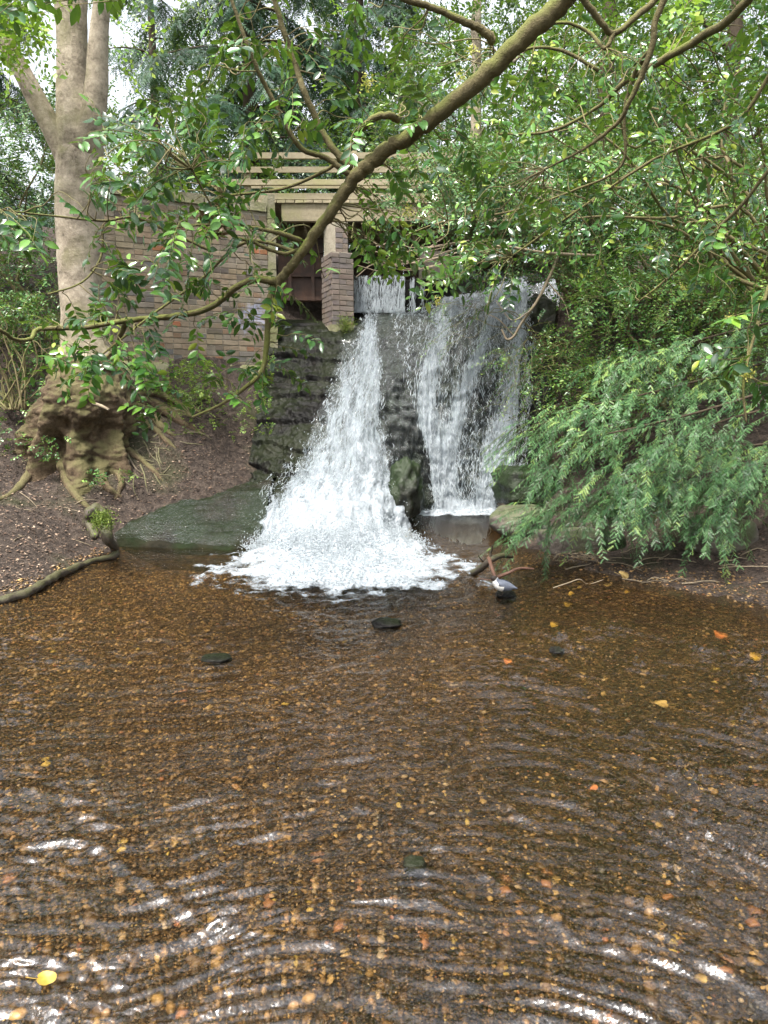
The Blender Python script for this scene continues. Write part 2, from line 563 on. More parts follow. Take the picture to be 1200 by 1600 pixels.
n = g.noise(5, 7, 0.68)
M['rust'] = g.done(g.bsdf(g.ramp(n, [(0.3, (0.015, 0.01, 0.008)), (0.5, (0.048, 0.026, 0.018)), (0.7, (0.09, 0.046, 0.028)), (0.85, (0.05, 0.045, 0.04))]), 0.7, g.bump(n, 0.5, 0.01), spec=0.4))

M['holly'] = leaf_mat('holly_leaf', [(0.0, (0.010, 0.034, 0.012)), (0.45, (0.034, 0.105, 0.022)), (0.75, (0.095, 0.215, 0.03)), (0.95, (0.15, 0.27, 0.035)), (1.0, (0.24, 0.29, 0.035))], rough=0.2, transl=0.16, spec=0.6, patch=0.2)
M['shrub'] = leaf_mat('shrub_leaf', [(0.0, (0.014, 0.05, 0.016)), (0.5, (0.062, 0.155, 0.042)), (0.85, (0.13, 0.26, 0.075)), (1.0, (0.24, 0.36, 0.08))], rough=0.26, transl=0.15, spec=0.42, patch=0.6)
M['blueshrub'] = leaf_mat('bluish_leaf', [(0.0, (0.012, 0.046, 0.020)), (0.5, (0.07, 0.17, 0.055)), (1.0, (0.20, 0.33, 0.12))], rough=0.22, transl=0.13, spec=0.5, patch=0.6)
M['yew'] = leaf_mat('yew_needle', [(0.0, (0.020, 0.065, 0.024)), (0.5, (0.075, 0.175, 0.062)), (0.85, (0.14, 0.27, 0.105)), (1.0, (0.25, 0.36, 0.095))], rough=0.32, transl=0.12, spec=0.35, patch=0.5)
M['conifer'] = leaf_mat('conifer_needle', [(0.0, (0.007, 0.02, 0.013)), (0.5, (0.022, 0.055, 0.034)), (1.0, (0.05, 0.10, 0.055))], rough=0.5, transl=0.15, spec=0.2, patch=0.6)
M['woodland'] = leaf_mat('woodland_leaf', [(0.0, (0.012, 0.032, 0.014)), (0.5, (0.055, 0.125, 0.035)), (1.0, (0.17, 0.26, 0.055))], rough=0.3, transl=0.18, spec=0.4, patch=0.9)
M['spring'] = leaf_mat('young_leaf', [(0.0, (0.10, 0.22, 0.025)), (0.5, (0.19, 0.35, 0.04)), (1.0, (0.34, 0.46, 0.06))], rough=0.4, transl=0.45)
M['herb'] = leaf_mat('bank_herb', [(0.0, (0.04, 0.09, 0.02)), (0.5, (0.10, 0.19, 0.03)), (1.0, (0.22, 0.30, 0.05))], rough=0.45, transl=0.3)
M['flower'] = leaf_mat('holly_flower', [(0.0, (0.38, 0.36, 0.07)), (1.0, (0.6, 0.55, 0.16))], rough=0.5, transl=0.3)
M['deadleaf'] = leaf_mat('dead_leaf', [(0.0, (0.06, 0.03, 0.018)), (0.4, (0.17, 0.085, 0.05)), (0.75, (0.30, 0.19, 0.12)), (1.0, (0.45, 0.36, 0.27))], rough=0.6, transl=0.1, patch=0.2)
g = NT('litter_leaf')
M['litter'] = g.done(g.bsdf(g.ramp(g.attr('tint'), [(0.0, (0.05, 0.03, 0.022)), (0.45, (0.15, 0.095, 0.065)), (0.8, (0.30, 0.22, 0.16)), (1.0, (0.46, 0.38, 0.30))]), 0.75, spec=0.3))
g = NT('fallen_leaf_yellow')
M['yellowleaf'] = g.done(g.bsdf(g.ramp(g.noise(18, 4), [(0.35, (0.20, 0.11, 0.02)), (0.6, (0.38, 0.25, 0.035))]), 0.5, spec=0.4))
g = NT('fallen_leaf_brown')
M['brownleaf'] = g.done(g.bsdf(g.ramp(g.noise(18, 4), [(0.35, (0.17, 0.11, 0.035)), (0.6, (0.34, 0.25, 0.10))]), 0.6, spec=0.3))
g = NT('fallen_leaf_orange')
M['orangeleaf'] = g.done(g.bsdf(g.ramp(g.noise(18, 4), [(0.35, (0.22, 0.07, 0.02)), (0.6, (0.42, 0.16, 0.05))]), 0.5, spec=0.4))
M['moss'] = leaf_mat('moss_tuft', [(0.0, (0.05, 0.09, 0.015)), (1.0, (0.17, 0.22, 0.03))], rough=0.8, transl=0.2)
for nm, cc in (('bird_slate', (0.17, 0.19, 0.24)), ('bird_white', (0.72, 0.71, 0.68)), ('bird_dark', (0.035, 0.026, 0.02))):
    g = NT(nm)
    M[nm] = g.done(g.bsdf(g.mix(0.5, cc, g.ramp(g.noise(90, 3), [(0.3, (0.5, 0.5, 0.5)), (0.7, (1, 1, 1))]), 'MULTIPLY'), 0.6, spec=0.3))

# ------------------------------------------------------------------ the ground
CP = []


def gp(px, py, Y):
    CP.append(pt(px, py, Y))


def wl(px, py, z=0.0):
    CP.append(ptz(px, py, z))


def ex(x, y, z):
    CP.append(np.array([x, y, z], float))


for q in ((0, 938), (60, 917), (100, 892), (150, 872), (190, 853), (1200, 948), (1100, 930), (1000, 910), (900, 888), (850, 868), (775, 852)):
    wl(*q)
for q in ((130, 752, 8.15), (60, 752, 8.0), (190, 752, 8.2), (130, 800, 7.6), (0, 800, 7.0), (50, 850, 6.6), (0, 700, 8.2), (225, 740, 8.4), (290, 735, 8.6), (365, 715, 9.1), (235, 655, 9.15),
          (330, 650, 9.2), (390, 605, 10.0), (250, 595, 9.6), (0, 600, 9.4), (30, 660, 8.8),
          (1000, 876, 6.6), (1150, 886, 6.2), (900, 852, 7.4), (1100, 790, 7.4), (1200, 760, 7.2), (870, 770, 8.4), (950, 620, 9.6),
          (880, 520, 10.4), (1100, 600, 9.6), (1200, 560, 9.9), (860, 430, 11.4), (960, 400, 12.0), (1150, 400, 12.2), (1200, 700, 8.0), (1100, 720, 8.2), (950, 740, 8.6)):
    gp(*q)
for q in ((-5, 5, .4), (-7, 7, 1.3), (-4.2, 3.5, .3), (-4, 1.5, .3), (-1.3, 1.3, .03), (-.5, 1.42, .0), (.3, 1.3, -.01), (1.2, 1.2, -.05), (0, .4, .1), (0, -2, .3), (3, -1, .4), (-3, -1, .4),
          (0, 2.2, -.07), (-1, 3, -.08), (-.9, 2.0, -.045), (1.2, 2.6, -.12), (0, 4, -.15), (-1.8, 4.2, -.1), (1.8, 4.2, -.15), (0, 5.5, -.2), (-1.5, 6, -.14),
          (1.5, 5.8, -.14), (0, 7, -.3), (-1.5, 7, -.15), (.6, 8, -.25), (1.3, 7.4, -.1), (3.3, 4, .08), (3.0, 2, .1), (4.8, 4, .5), (5.2, 6.5, .7), (6.0, 8.5, 1.6), (7.5, 11, 4.0), (.6, 8.9, -.22), (1.2, 8.9, -.22), (1.5, 8.5, -.22), (1.0, 8.3, -.24), (.9, 7.9, -.2),
          (-6, 12, 4.4), (-3, 11.3, 4.2), (-1.5, 12.8, 4.1), (-10, 12, 4.5), (-.4, 11.8, 2.6), (.6, 12, 3.1), (1.5, 12.2, 3.2), (.8, 15, 3.2), (3.4, 12.5, 4.6), (6, 12, 5.5),
          (11, 11, 6), (0, 20, 4.2), (-8, 20, 5), (8, 20, 6.5), (0, 30, 6), (-15, 30, 7), (15, 30, 8), (-12, 3, 2), (12, 3, 3), (0, -8, .8), (-12, -6, 2), (12, -6, 2),
          (-1.2, 9.6, .9), (0, 9.4, .4), (1.2, 9.8, .4), (0, 8.6, -.4), (1.2, 9.0, -.3), (0, 10.4, 1.4), (-1.4, 10.8, 2.0), (1.5, 10.8, 2.0), (.2, 10.9, 2.0)):
    ex(*q)
for q in ((260, 858, 7.55), (330, 862, 7.45), (285, 815, 7.85), (350, 810, 7.95), (320, 776, 8.3), (370, 764, 8.5), (345, 790, 8.2), (235, 835, 7.7)):
    CP.append(pt(*q) - [0, 0, .2])
CP = np.array(CP)
_n = len(CP)
_A = np.zeros((_n + 3, _n + 3))
_A[:_n, :_n] = np.linalg.norm(CP[:, None, :2] - CP[None, :, :2], axis=2) + np.eye(_n) * 0.02
_A[:_n, _n] = 1
_A[:_n, _n + 1:] = CP[:, :2]
_A[_n:, :_n] = _A[:_n, _n:].T
_W = np.linalg.solve(_A, np.concatenate([CP[:, 2], np.zeros(3)]))


def H(x, y):
    x = np.clip(np.asarray(x, float), -16, 16)
    y = np.clip(np.asarray(y, float), -10, 32)
    sh = x.shape
    q = np.stack([x.ravel(), y.ravel()], -1)
    out = np.zeros(len(q))
    for a in range(0, len(q), 20000):
        b = q[a:a + 20000]
        out[a:a + 20000] = np.linalg.norm(b[:, None] - CP[None, :, :2], axis=2) @ _W[:_n] + _W[_n] + b @ _W[_n + 1:]
    return out.reshape(sh)


def ground_z(x, y):
    h = H(x, y)
    p = np.stack([np.asarray(x, float), np.asarray(y, float), np.zeros_like(h)], -1)
    dry = sstep(-0.03, 0.12, h)
    return h + dry * (0.10 * fbm(p * 0.9, 3) + 0.045 * fbm(p * 4.0 + 5, 3)) + 0.012 * fbm(p * 6 + 9, 2)


def spaced(lo, hi, step, far, n=16):
    a = np.arange(lo, hi + 1e-6, step)
    t = np.linspace(0, 1, n)[1:] ** 2.2
    return np.concatenate([(lo - far * t)[::-1], a, hi + far * t])


gx = spaced(-9, 9, 0.075, 600)
gy = spaced(0.0, 13.5, 0.075, 600)
GX, GY = np.meshgrid(gx, gy)
GZ = ground_z(GX, GY)
GZ = GZ - 0.07 * sstep(-0.02, -0.06, GZ)
mb = MB()
mb.grid(np.stack([GX, GY, GZ], -1))
ground = struct(mb.build('ground', M['ground']))

bx = np.arange(-4.2, 4.21, 0.05)
by = np.arange(0.6, 9.6, 0.05)
BX, BY = np.meshgrid(bx, by)
BZ = ground_z(BX, BY) - 0.006 - 0.1 * sstep(0.02, 0.2, ground_z(BX, BY))
mb = MB()
mb.grid(np.stack([BX, BY, BZ], -1))
stream_bed = struct(mb.build('stream_bed', M['bed']))

# ------------------------------------------------------------------ rock face and falling water
RC = [  # rows from crest to toe: (photo x, photo y, distance)
    [(418, 500, 11.3), (478, 500, 11.2), (540, 505, 11.0), (588, 490, 11.15), (640, 488, 11.15), (692, 480, 11.2), (745, 462, 11.3), (805, 442, 11.4), (875, 430, 11.4)],
    [(415, 535, 10.5), (478, 528, 10.5), (535, 530, 10.4), (583, 520, 10.5), (632, 508, 10.6), (682, 502, 10.65), (735, 492, 10.7), (800, 488, 10.7), (868, 495, 10.5)],
    [(410, 590, 10.0), (468, 588, 9.95), (520, 588, 9.9), (575, 575, 10.0), (622, 565, 10.05), (668, 555, 10.15), (722, 548, 10.2), (792, 550, 10.2), (862, 560, 9.9)],
    [(398, 660, 9.5), (448, 660, 9.4), (492, 660, 9.3), (556, 655, 9.25), (620, 650, 9.6), (660, 650, 9.75), (716, 650, 9.8), (786, 650, 9.8), (860, 650, 9.3)],
    [(388, 738, 9.05), (424, 742, 8.95), (462, 742, 8.8), (546, 750, 8.65), (626, 745, 9.15), (663, 740, 9.45), (716, 740, 9.5), (780, 738, 9.5), (850, 740, 9.0)],
    [(376, 768, 8.8), (408, 775, 8.6), (428, 788, 8.35), (530, 812, 7.95), (634, 805, 8.7), (668, 792, 9.3), (716, 792, 9.35), (776, 790, 9.35), (850, 790, 8.8)],
]
RCW = np.array([[pt(*q) for q in row] for row in RC])
toe = np.array([[-1.95, 8.3, -.3], [-1.72, 7.8, -.3], [-1.5, 7.3, -.3], [-.48, 6.9, -.35], [.26, 8.3, -.35], [.56, 9.1, -.3], [.99, 9.15, -.3], [1.5, 9.15, -.3], [2.05, 8.6, -.3]])
RCW = np.concatenate([RCW, toe[None]], 0)
RPX = np.array([[(q[0], q[1]) for q in row] for row in RC] + [[(372, 830), (385, 850), (375, 880), (530, 910), (645, 850), (670, 815), (716, 815), (776, 812), (850, 830)]], float)


def refine(C, nr, nc):
    a = np.array([smooth_path(C[:, k], nr) for k in range(C.shape[1])]).transpose(1, 0, 2)
    return np.array([smooth_path(a[k], nc) for k in range(a.shape[0])])


RG = refine(RCW, 40, 30)
PX = refine(RPX, 40, 30)


def grid_normals(G):
    du = np.gradient(G, axis=1)
    dv = np.gradient(G, axis=0)
    return nrm(np.cross(dv, du))


RN = grid_normals(RG)
if RN[100, 100, 1] > 0:
    RN = -RN
cols = np.linspace(0, 8, RG.shape[1])[None, :] * np.ones((RG.shape[0], 1))
strata = (np.round(RG[..., 2] * 3.4 + 0.8 * fbm(RG * 0.9, 2)) - RG[..., 2] * 3.4) / 3.4
dry = sstep(3.0, 1.8, cols)
disp = 0.09 * fbm(RG * 1.6, 4) + 0.045 * fbm(RG * 7 + 3, 4) + dry * (0.20 * strata + 0.06 * fbm(RG * np.array([5, 5, 10]), 5, .62) + .025 * fbm(RG * 18, 3)) + (1 - dry) * 0.05 * fbm(RG * np.array([9, 3, 1.5]), 3)
lim = 1 - 0.8 * sstep(0.15, 0.0, np.linspace(0, 1, RG.shape[0]))[:, None]
RG2 = RG + RN * (disp * lim)[..., None]
mb = MB()
mb.grid(RG2)
rock_face = struct(mb.build('rock_face', M['rock']))


def edge_x(poly, y):
    p = np.array(poly, float)
    return np.interp(y, p[:, 1], p[:, 0])


px, py = PX[..., 0], PX[..., 1]
wob = 10 * fbm(np.stack([px * .02, py * .03, px * 0 + 2], -1), 3)
L1 = edge_x([(562, 480), (556, 510), (528, 560), (503, 610), (482, 660), (446, 730), (412, 775), (388, 815), (350, 900)], py) + wob
R1 = edge_x([(604, 480), (600, 520), (606, 560), (603, 640), (612, 720), (632, 800), (700, 880)], py) + wob * .5
inside1 = sstep(0, 14, px - L1) * sstep(0, 14, R1 - px)
core = sstep(0.0, 0.42, (px - L1) / np.maximum(R1 - L1, 10))
d1 = inside1 * (0.36 + 0.27 * core + 0.30 * sstep(730, 830, py) - 0.14 * sstep(530, 480, py) + 0.22 * fbm(np.stack([px * .05 - py * .012, py * .006, px * 0], -1), 3))
L2 = edge_x([(602, 480), (610, 530), (626, 590), (642, 660), (664, 720), (668, 800)], py)
R2 = edge_x([(830, 430), (842, 540), (842, 650), (838, 735), (790, 770), (785, 810)], py) + wob
inside2 = sstep(0, 12, px - L2) * sstep(0, 14, R2 - px)
bands = 0.5 * np.exp(-((px - edge_x([(700, 480), (668, 600), (672, 800)], py)) / 16) ** 2) + 0.42 * np.exp(-((px - edge_x([(780, 480), (728, 600), (700, 700), (700, 800)], py)) / 13) ** 2) \
    + 0.4 * np.exp(-((px - edge_x([(810, 480), (815, 600), (782, 700), (760, 800)], py)) / 24) ** 2) + 0.35 * np.exp(-((px - 828) / 16) ** 2)
d2 = inside2 * (0.43 - 0.05 * sstep(570, 530, py) + 0.50 * bands + 0.06 * sstep(600, 700, py) + 0.40 * sstep(778, 800, py) + 0.10 * sstep(520, 480, py))
FD = np.clip(np.maximum(d1, d2), 0, 1.1)
# film of clear water: everywhere the falls reach
film = np.clip(np.maximum(sstep(-25, 15, px - L1) * sstep(-25, 5, R2 - px), 0), 0, 1)
sm = np.cumsum(np.linalg.norm(np.diff(RG, axis=1, prepend=RG[:, :1]), axis=2), axis=1)
tm = np.cumsum(np.linalg.norm(np.diff(RG, axis=0, prepend=RG[:1]), axis=2), axis=0)
# flow lines fan out: use grid columns as the across coordinate
flow = np.stack([cols * 0.5, tm], -1)
water_bump = fbm(np.stack([cols * 9, tm * 2.2, cols * 0], -1), 4)
falls = thing('waterfall', 'white waterfall tumbling down the dark rock face', 'waterfall', (0, 8.5, 0))
del falls['category']
falls['kind'] = 'structure'
j0 = int(30 * 2.0)
sel = (slice(0, None), slice(j0, RG.shape[1] - 20))
for k, (off, mt, amp) in enumerate(((0.035, 'fall', 0.05), (0.085, 'fall2', 0.10))):
    W = RG2 + RN * (off * (0.35 + FD) + amp * FD * np.roll(water_bump, 13 * k, axis=0))[..., None]
    mb = MB()
    mb.grid(W[sel])
    mb.build('falling_sheet', M[mt], falls, extra={'foam': (FD * (1.0 if k == 0 else 0.93))[sel], 'film': ((film if k == 0 else film * FD) * 0.24)[sel]}, uv=(flow + 3.7 * k)[sel])

# separate threads and beads of water
OCT = np.array([[1, 0, 0], [-1, 0, 0], [0, 1, 0], [0, -1, 0], [0, 0, 1], [0, 0, -1]], float)
OCT3 = np.array([[0, 2, 4], [2, 1, 4], [1, 3, 4], [3, 0, 4], [2, 0, 5], [1, 2, 5], [3, 1, 5], [0, 3, 5]])


def pick(prob, n):
    p = prob.ravel() ** 1.0
    p = p / p.sum()
    k = RNG.choice(len(p), n, p=p)
    return np.unravel_index(k, prob.shape)


def strands(mb, G, Nn, prob, n, lmin, lmax, wmin, wmax, lift):
    r, c = pick(prob, n)
    nr, nc = G.shape[:2]
    cf = np.clip(c + RNG.uniform(-.5, .5, n), 0, nc - 1.001)
    steps = 5
    ln = RNG.uniform(lmin, lmax, n)
    rowlen = np.maximum(np.linalg.norm(G[np.minimum(r + 1, nr - 1), c] - G[np.maximum(r - 1, 0), c], axis=1) / 2, .004)
    span = ln / rowlen
    lf = lift * RNG.random(n) ** 1.5
    pts = []
    for s in range(steps):
        rr = np.clip(r + span * s / (steps - 1), 0, nr - 1.001)
        i = rr.astype(int)
        fr_ = (rr - i)[:, None]
        cc = np.clip(cf + 0.5 * np.sin(s * 1.7 + c), 0, nc - 1.001)
        j = cc.astype(int)
        fc = (cc - j)[:, None]
        a = G[i, j] * (1 - fr_) * (1 - fc) + G[i + 1, j] * fr_ * (1 - fc) + G[i, j + 1] * (1 - fr_) * fc + G[i + 1, j + 1] * fr_ * fc
        pts.append(a + Nn[i, j] * (0.03 + lf)[:, None] + RNG.normal(size=(n, 3)) * 0.004)
    Pp = np.stack(pts, 1)
    T = nrm(Pp[:, -1] - Pp[:, 0])
    S = nrm(np.cross(T, Nn[r, c]))
    Z = np.cross(S, T)
    w = RNG.uniform(wmin, wmax, n)
    prof = np.array([.25, .8, 1.0, .75, .2])
    prof = prof[None] * RNG.uniform(.6, 1.3, (n, steps))
    V = np.zeros((n, steps, 4, 3))
    for s in range(steps):
        ws = (w * prof[:, s])[:, None]
        V[:, s, 0] = Pp[:, s] + S * ws
        V[:, s, 1] = Pp[:, s] + Z * ws * .6
        V[:, s, 2] = Pp[:, s] - S * ws
        V[:, s, 3] = Pp[:, s] - Z * ws * .6
    q = []
    for s in range(steps - 1):
        for k in range(4):
            q.append([s * 4 + k, s * 4 + (k + 1) % 4, s * 4 + 4 + (k + 1) % 4, s * 4 + 4 + k])
    q = np.array(q)
    off = (np.arange(n) * steps * 4)[:, None, None]
    mb.add(V.reshape(-1, 3), None, (q[None] + off).reshape(-1, 4), 0.5)


mb = MB()
strands(mb, RG2, RN, np.clip(FD, 0, 1) ** 2.2, 8000, 0.025, 0.10, 0.002, 0.0065, 0.14)
strands(mb, RG2, RN, inside2 * bands + 0.03 * inside2, 2600, 0.04, 0.18, 0.002, 0.0045, 0.05)
# beads thrown off the main chute
r, c = pick(np.clip(d1, 0, 1) ** 3, 3500)
pos = RG2[r, c] + RN[r, c] * (0.03 + 0.22 * RNG.random(3500)[:, None] ** 2) + RNG.normal(size=(3500, 3)) * .02
sz = RNG.uniform(.002, .0055, 3500)[:, None]
e = np.eye(3)
mb.inst(OCT, OCT3, None, pos, e[0] * sz, e[1] * sz, e[2] * sz * RNG.uniform(.8, 2.2, (3500, 1)), .5)
mb.build('water_strands', M['foam'], falls, kind='stuff')

# ------------------------------------------------------------------ the pool
nv, nu = 560, 380
yy = 0.55 * (10.2 / 0.55) ** np.linspace(0, 1, nv)
uu = np.linspace(-1, 1, nu)
X = uu[None, :] * (0.68 * yy[:, None] + 0.75)
Y = yy[:, None] * np.ones((1, nu))
q = np.stack([X, Y], -1)
# crest directions swing from across the stream on the left to down-right on the right
ang = np.radians(-2 - 54 * sstep(-1.2, 1.0, X) + 12 * sstep(2.0, 6, Y))
p3 = np.stack([X, Y, X * 0], -1)
warp = fbm(p3 * 1.1, 3) * 0.35
al = X * np.cos(ang) + Y * np.sin(ang) + warp
ac = -X * np.sin(ang) + Y * np.cos(ang) + warp * 0.6
gust = 0.60 + 0.85 * sstep(-0.25, 0.45, fbm(p3 * 0.8 + 31, 3))
h = 0.020 * fbm(np.stack([al * 3.0, ac * 10, X * 0], -1), 3) + 0.0085 * fbm(np.stack([al * 9, ac * 26, X * 0 + 4], -1), 3)
for fa, fc, am, sd_ in ((2.2, 9, .009, 3), (5.0, 21, .019, 8), (9.0, 38, .013, 12)):
    rn = 1 - np.abs(fbm(np.stack([al * fa, ac * fc, X * 0 + sd_], -1), 3)) * 2.6
    h = h + am * np.clip(rn, 0, 1) ** 2.2 * sstep(-.15, .35, fbm(p3 * 2.3 + sd_ * 5, 3))
h *= (1 + .55 * sstep(.1, .9, X) * sstep(5.5, 4.0, Y)) * gust * (0.62 + 0.38 * sstep(6.0, 3.0, Y))
for line in ([(0, 1330), (140, 1322), (200, 1362), (270, 1412), (330, 1447), (430, 1468), (520, 1475)], [(620, 1290), (700, 1335), (800, 1400), (900, 1470)],
             [(400, 1105), (470, 1115), (520, 1130)], [(560, 1265), (620, 1280), (680, 1290)], [(470, 1100), (520, 1108), (580, 1128)], [(30, 1290), (110, 1272), (170, 1300)],
             [(980, 1180), (1050, 1215), (1120, 1250)], [(880, 1120), (940, 1150), (1000, 1190)], [(0, 1250), (60, 1240), (130, 1255)], [(740, 1230), (800, 1270), (850, 1300)],
             [(950, 1480), (1010, 1520), (1060, 1570)], [(300, 1220), (360, 1240), (420, 1252)]):
    P = smooth_path([ptz(*k)[:2] for k in line], 8)
    dmin = np.full(X.shape, 9.0)
    for a, b in zip(P[:-1], P[1:]):
        ab = b - a
        t = np.clip(((q - a) @ ab) / (ab @ ab), 0, 1)
        dmin = np.minimum(dmin, np.linalg.norm(q - (a + t[..., None] * ab), axis=-1))
    wd = 0.012 + 0.0035 * P[0][1]
    h += (0.0075 + 0.0015 * P[0][1]) * np.exp(-(dmin / wd) ** 2) * (1 + 0.5 * fbm(p3 * 14, 2))
fx, fy = -0.38, 6.6
rx = np.where(X < fx, 1.4, 1.4)
fd = np.sqrt(((X - fx) / rx) ** 2 + ((Y - fy) / 1.2) ** 2)
foam = np.clip(1.30 - fd, 0, 1) + 0.8 * fbm(p3 * 4.0, 4) * (fd < 1.8) * sstep(.3, .8, fd)
foam = np.clip(foam * sstep(1.8, 0.9, fd), 0, 1)
f2 = sstep(8.85, 9.0, Y) * sstep(.35, .5, X) * sstep(1.75, 1.6, X)
tail = 0.42 * np.exp(-(((X - 0.75) / .55) ** 2 + ((Y - 5.75) / .25) ** 2)) + 0.3 * np.exp(-(((X - 0.9) / .35) ** 2 + ((Y - 5.35) / .18) ** 2))
foam = np.maximum(np.maximum(foam, f2 * .95), tail * (0.6 + fbm(p3 * 5, 2)))
h += foam * (0.085 * fbm(p3 * 6, 5, .6) + 0.025 + 0.03 * np.clip(foam - .5, 0, 1))
h += 0.16 * np.exp(-((X + .45) / .85) ** 4) * np.exp(-((Y - 7.3) / .33) ** 2) * (1 + .9 * fbm(p3 * 6, 4))
foam = np.maximum(foam, 1.05 * np.exp(-((X + .45) / 1.0) ** 4) * np.exp(-((Y - 7.2) / .5) ** 2))
h += 0.012 * np.exp(-((fd - 1.15) / .4) ** 2) * fbm(p3 * 9, 3)
h += 0.14 * sstep(7.8, 9.0, Y) * sstep(.2, .4, X)
mb = MB()
mb.grid(np.stack([X, Y, h], -1))
water = struct(mb.build('stream_water', M['water'], extra={'foam': foam}))

mb = MB()
wgt = np.clip(foam - 0.55, 0, 1) ** 1.1 * (Y > 5.3) * Y
r, c = pick(wgt, 12000)
pos = np.stack([X[r, c], Y[r, c], h[r, c]], -1) + RNG.normal(size=(12000, 3)) * np.array([.02, .02, .004])
core_ = np.exp(-(((pos[:, 0] + .42) / .55) ** 2 + ((pos[:, 1] - 7.1) / .6) ** 2))
pos[:, 2] += np.abs(RNG.normal(size=12000)) * (.012 + .16 * core_)
sz = RNG.uniform(.002, .007, 12000)[:, None]
mb.inst(OCT, OCT3, None, pos, e[0] * sz * 1.4, e[1] * sz * 1.4, e[2] * sz, .5)
ns = 9000
tl = RNG.random(ns)
sp_ = np.stack([-1.45 + 1.85 * tl, 7.5 - .55 * np.sin(np.pi * np.clip(tl * 1.05, 0, 1)), np.zeros(ns)], -1) + RNG.normal(size=(ns, 3)) * np.array([.06, .16, 0])
hgt = np.abs(RNG.normal(size=ns)) * (.05 + .22 * np.sin(np.pi * tl) ** 1.5)
sp_[:, 2] = .03 + hgt
sp_[:, 1] += hgt * .5
sz = RNG.uniform(.002, .008, ns)[:, None] * (1 - .5 * np.clip(hgt / .5, 0, 1))[:, None]
dv = nrm(RNG.normal(size=(ns, 3)) + [0, -.3, 1.0])
d2v = nrm(np.cross(dv, RNG.normal(size=(ns, 3))))
mb.inst(OCT, OCT3, None, sp_, dv * sz * RNG.uniform(1, 3.5, (ns, 1)), d2v * sz, np.cross(dv, d2v) * sz, .5)
mb.build('foam_beads', M['foam'], water, kind='stuff')

# gravel on the bed: the 300 that show largest are pieces of their own, the rest one mass
oct_v = [Vector(k) for k in OCT]
mid = {}
pv, pf = [Vector(k) for k in OCT], []
for tri in OCT3:
    ids = []
    for a, b in ((0, 1), (1, 2), (2, 0)):
        key = tuple(sorted((int(tri[a]), int(tri[b]))))
        if key not in mid:
            mid[key] = len(pv)
            pv.append((pv[key[0]] + pv[key[1]]).normalized())
        ids.append(mid[key])
    t0, t1, t2 = (int(k) for k in tri)
    pf += [[t0, ids[0], ids[2]], [ids[0], t1, ids[1]], [ids[2], ids[1], t2], ids]
PEB_V = np.array([list(k) for k in pv])
PEB_F = np.array(pf)


def pebble_shape(seed):
    rr = np.random.default_rng(seed)
    return PEB_V * (1 + 0.16 * rr.normal(size=(len(PEB_V), 1)))


def peb_tint(n, x, y):
    t = RNG.beta(1.5, 2.1, n) * 0.72
    k = RNG.random(n)
    t = np.where(k > 0.93, RNG.uniform(.70, .83, n), t)
    t = np.where(k > 0.975, RNG.uniform(.84, .95, n), t)
    t = np.where(k > 0.997, 1.0, t)
    return np.clip(t - 0.20 * sstep(-.6, 1.0, x) * (k < .94) * sstep(5.5, 2.8, y) - 0.10 * (k < .96) * sstep(4.2, 2.5, y) + 0.14 * sstep(.6, -1.5, x) * (k < .9) * sstep(2.5, 5, y), 0, 1)


NP = 62000
yv = 1.05 * (7.4 / 1.05) ** (RNG.random(NP) ** 0.85)
xv = RNG.uniform(-1, 1, NP) * (0.60 * yv + 0.25)
zz = ground_z(xv, yv)
keep = (zz < 0.05) & ~((np.abs(xv + .4) < .9) & (yv > 6.2))
xv, yv, zz = xv[keep], yv[keep], zz[keep]
NP = len(xv)
size = np.exp(RNG.normal(np.log(0.0056), 0.48, NP)) * (0.52 + 0.19 * yv)
size = np.clip(size, .004, .019)
tint = peb_tint(NP, xv, yv)
rot = RNG.uniform(0, 2 * np.pi, NP)
el = RNG.uniform(.75, 1.35, NP)
rank = np.argsort(-size / yv)
big = rank[:300]
small = rank[300:]
ax = np.stack([np.cos(rot), np.sin(rot), RNG.normal(size=NP) * .2], -1)
ax = nrm(ax)
up = nrm(np.stack([RNG.normal(size=NP) * .25, RNG.normal(size=NP) * .25, np.ones(NP)], -1))
ay = nrm(np.cross(up, ax))
az = np.cross(ax, ay)
pos = np.stack([xv, yv, zz + size * .25], -1)
mb = MB()
farp = small[yv[small] > 3.0]
mb.inst(OCT * np.array([1.1, 1.1, 1.2]), OCT3, None, pos[farp], ax[farp] * (size * el)[farp, None], ay[farp] * size[farp, None], az[farp] * (size * .45)[farp, None], tint[farp])
small = small[yv[small] <= 3.0]
for k in range(5):
    s = small[k::5]
    mb.inst(pebble_shape(k), PEB_F, None, pos[s], ax[s] * (size * el)[s, None], ay[s] * size[s, None], az[s] * (size * .45)[s, None], tint[s])
mb.build('gravel', M['pebble'], stream_bed, kind='stuff')
peb_meshes = []
for k in range(12):
    m_ = MB()
    m_.add(pebble_shape(40 + k) * np.array([1.2, 1, .48]), PEB_F, None, float([.08, .15, .22, .28, .34, .4, .46, .52, .6, .8, .88, .3][k]))
    peb_meshes.append(m_.mesh('pebble', M['pebble']))
for k, i in enumerate(big):
    o = bpy.data.objects.new('pebble', peb_meshes[int(RNG.integers(12))])
    COL.objects.link(o)
    o.parent = stream_bed
    o.location = pos[i]
    o.rotation_euler = (random.uniform(-.25, .25), random.uniform(-.25, .25), rot[i])
    o.scale = [size[i]] * 3


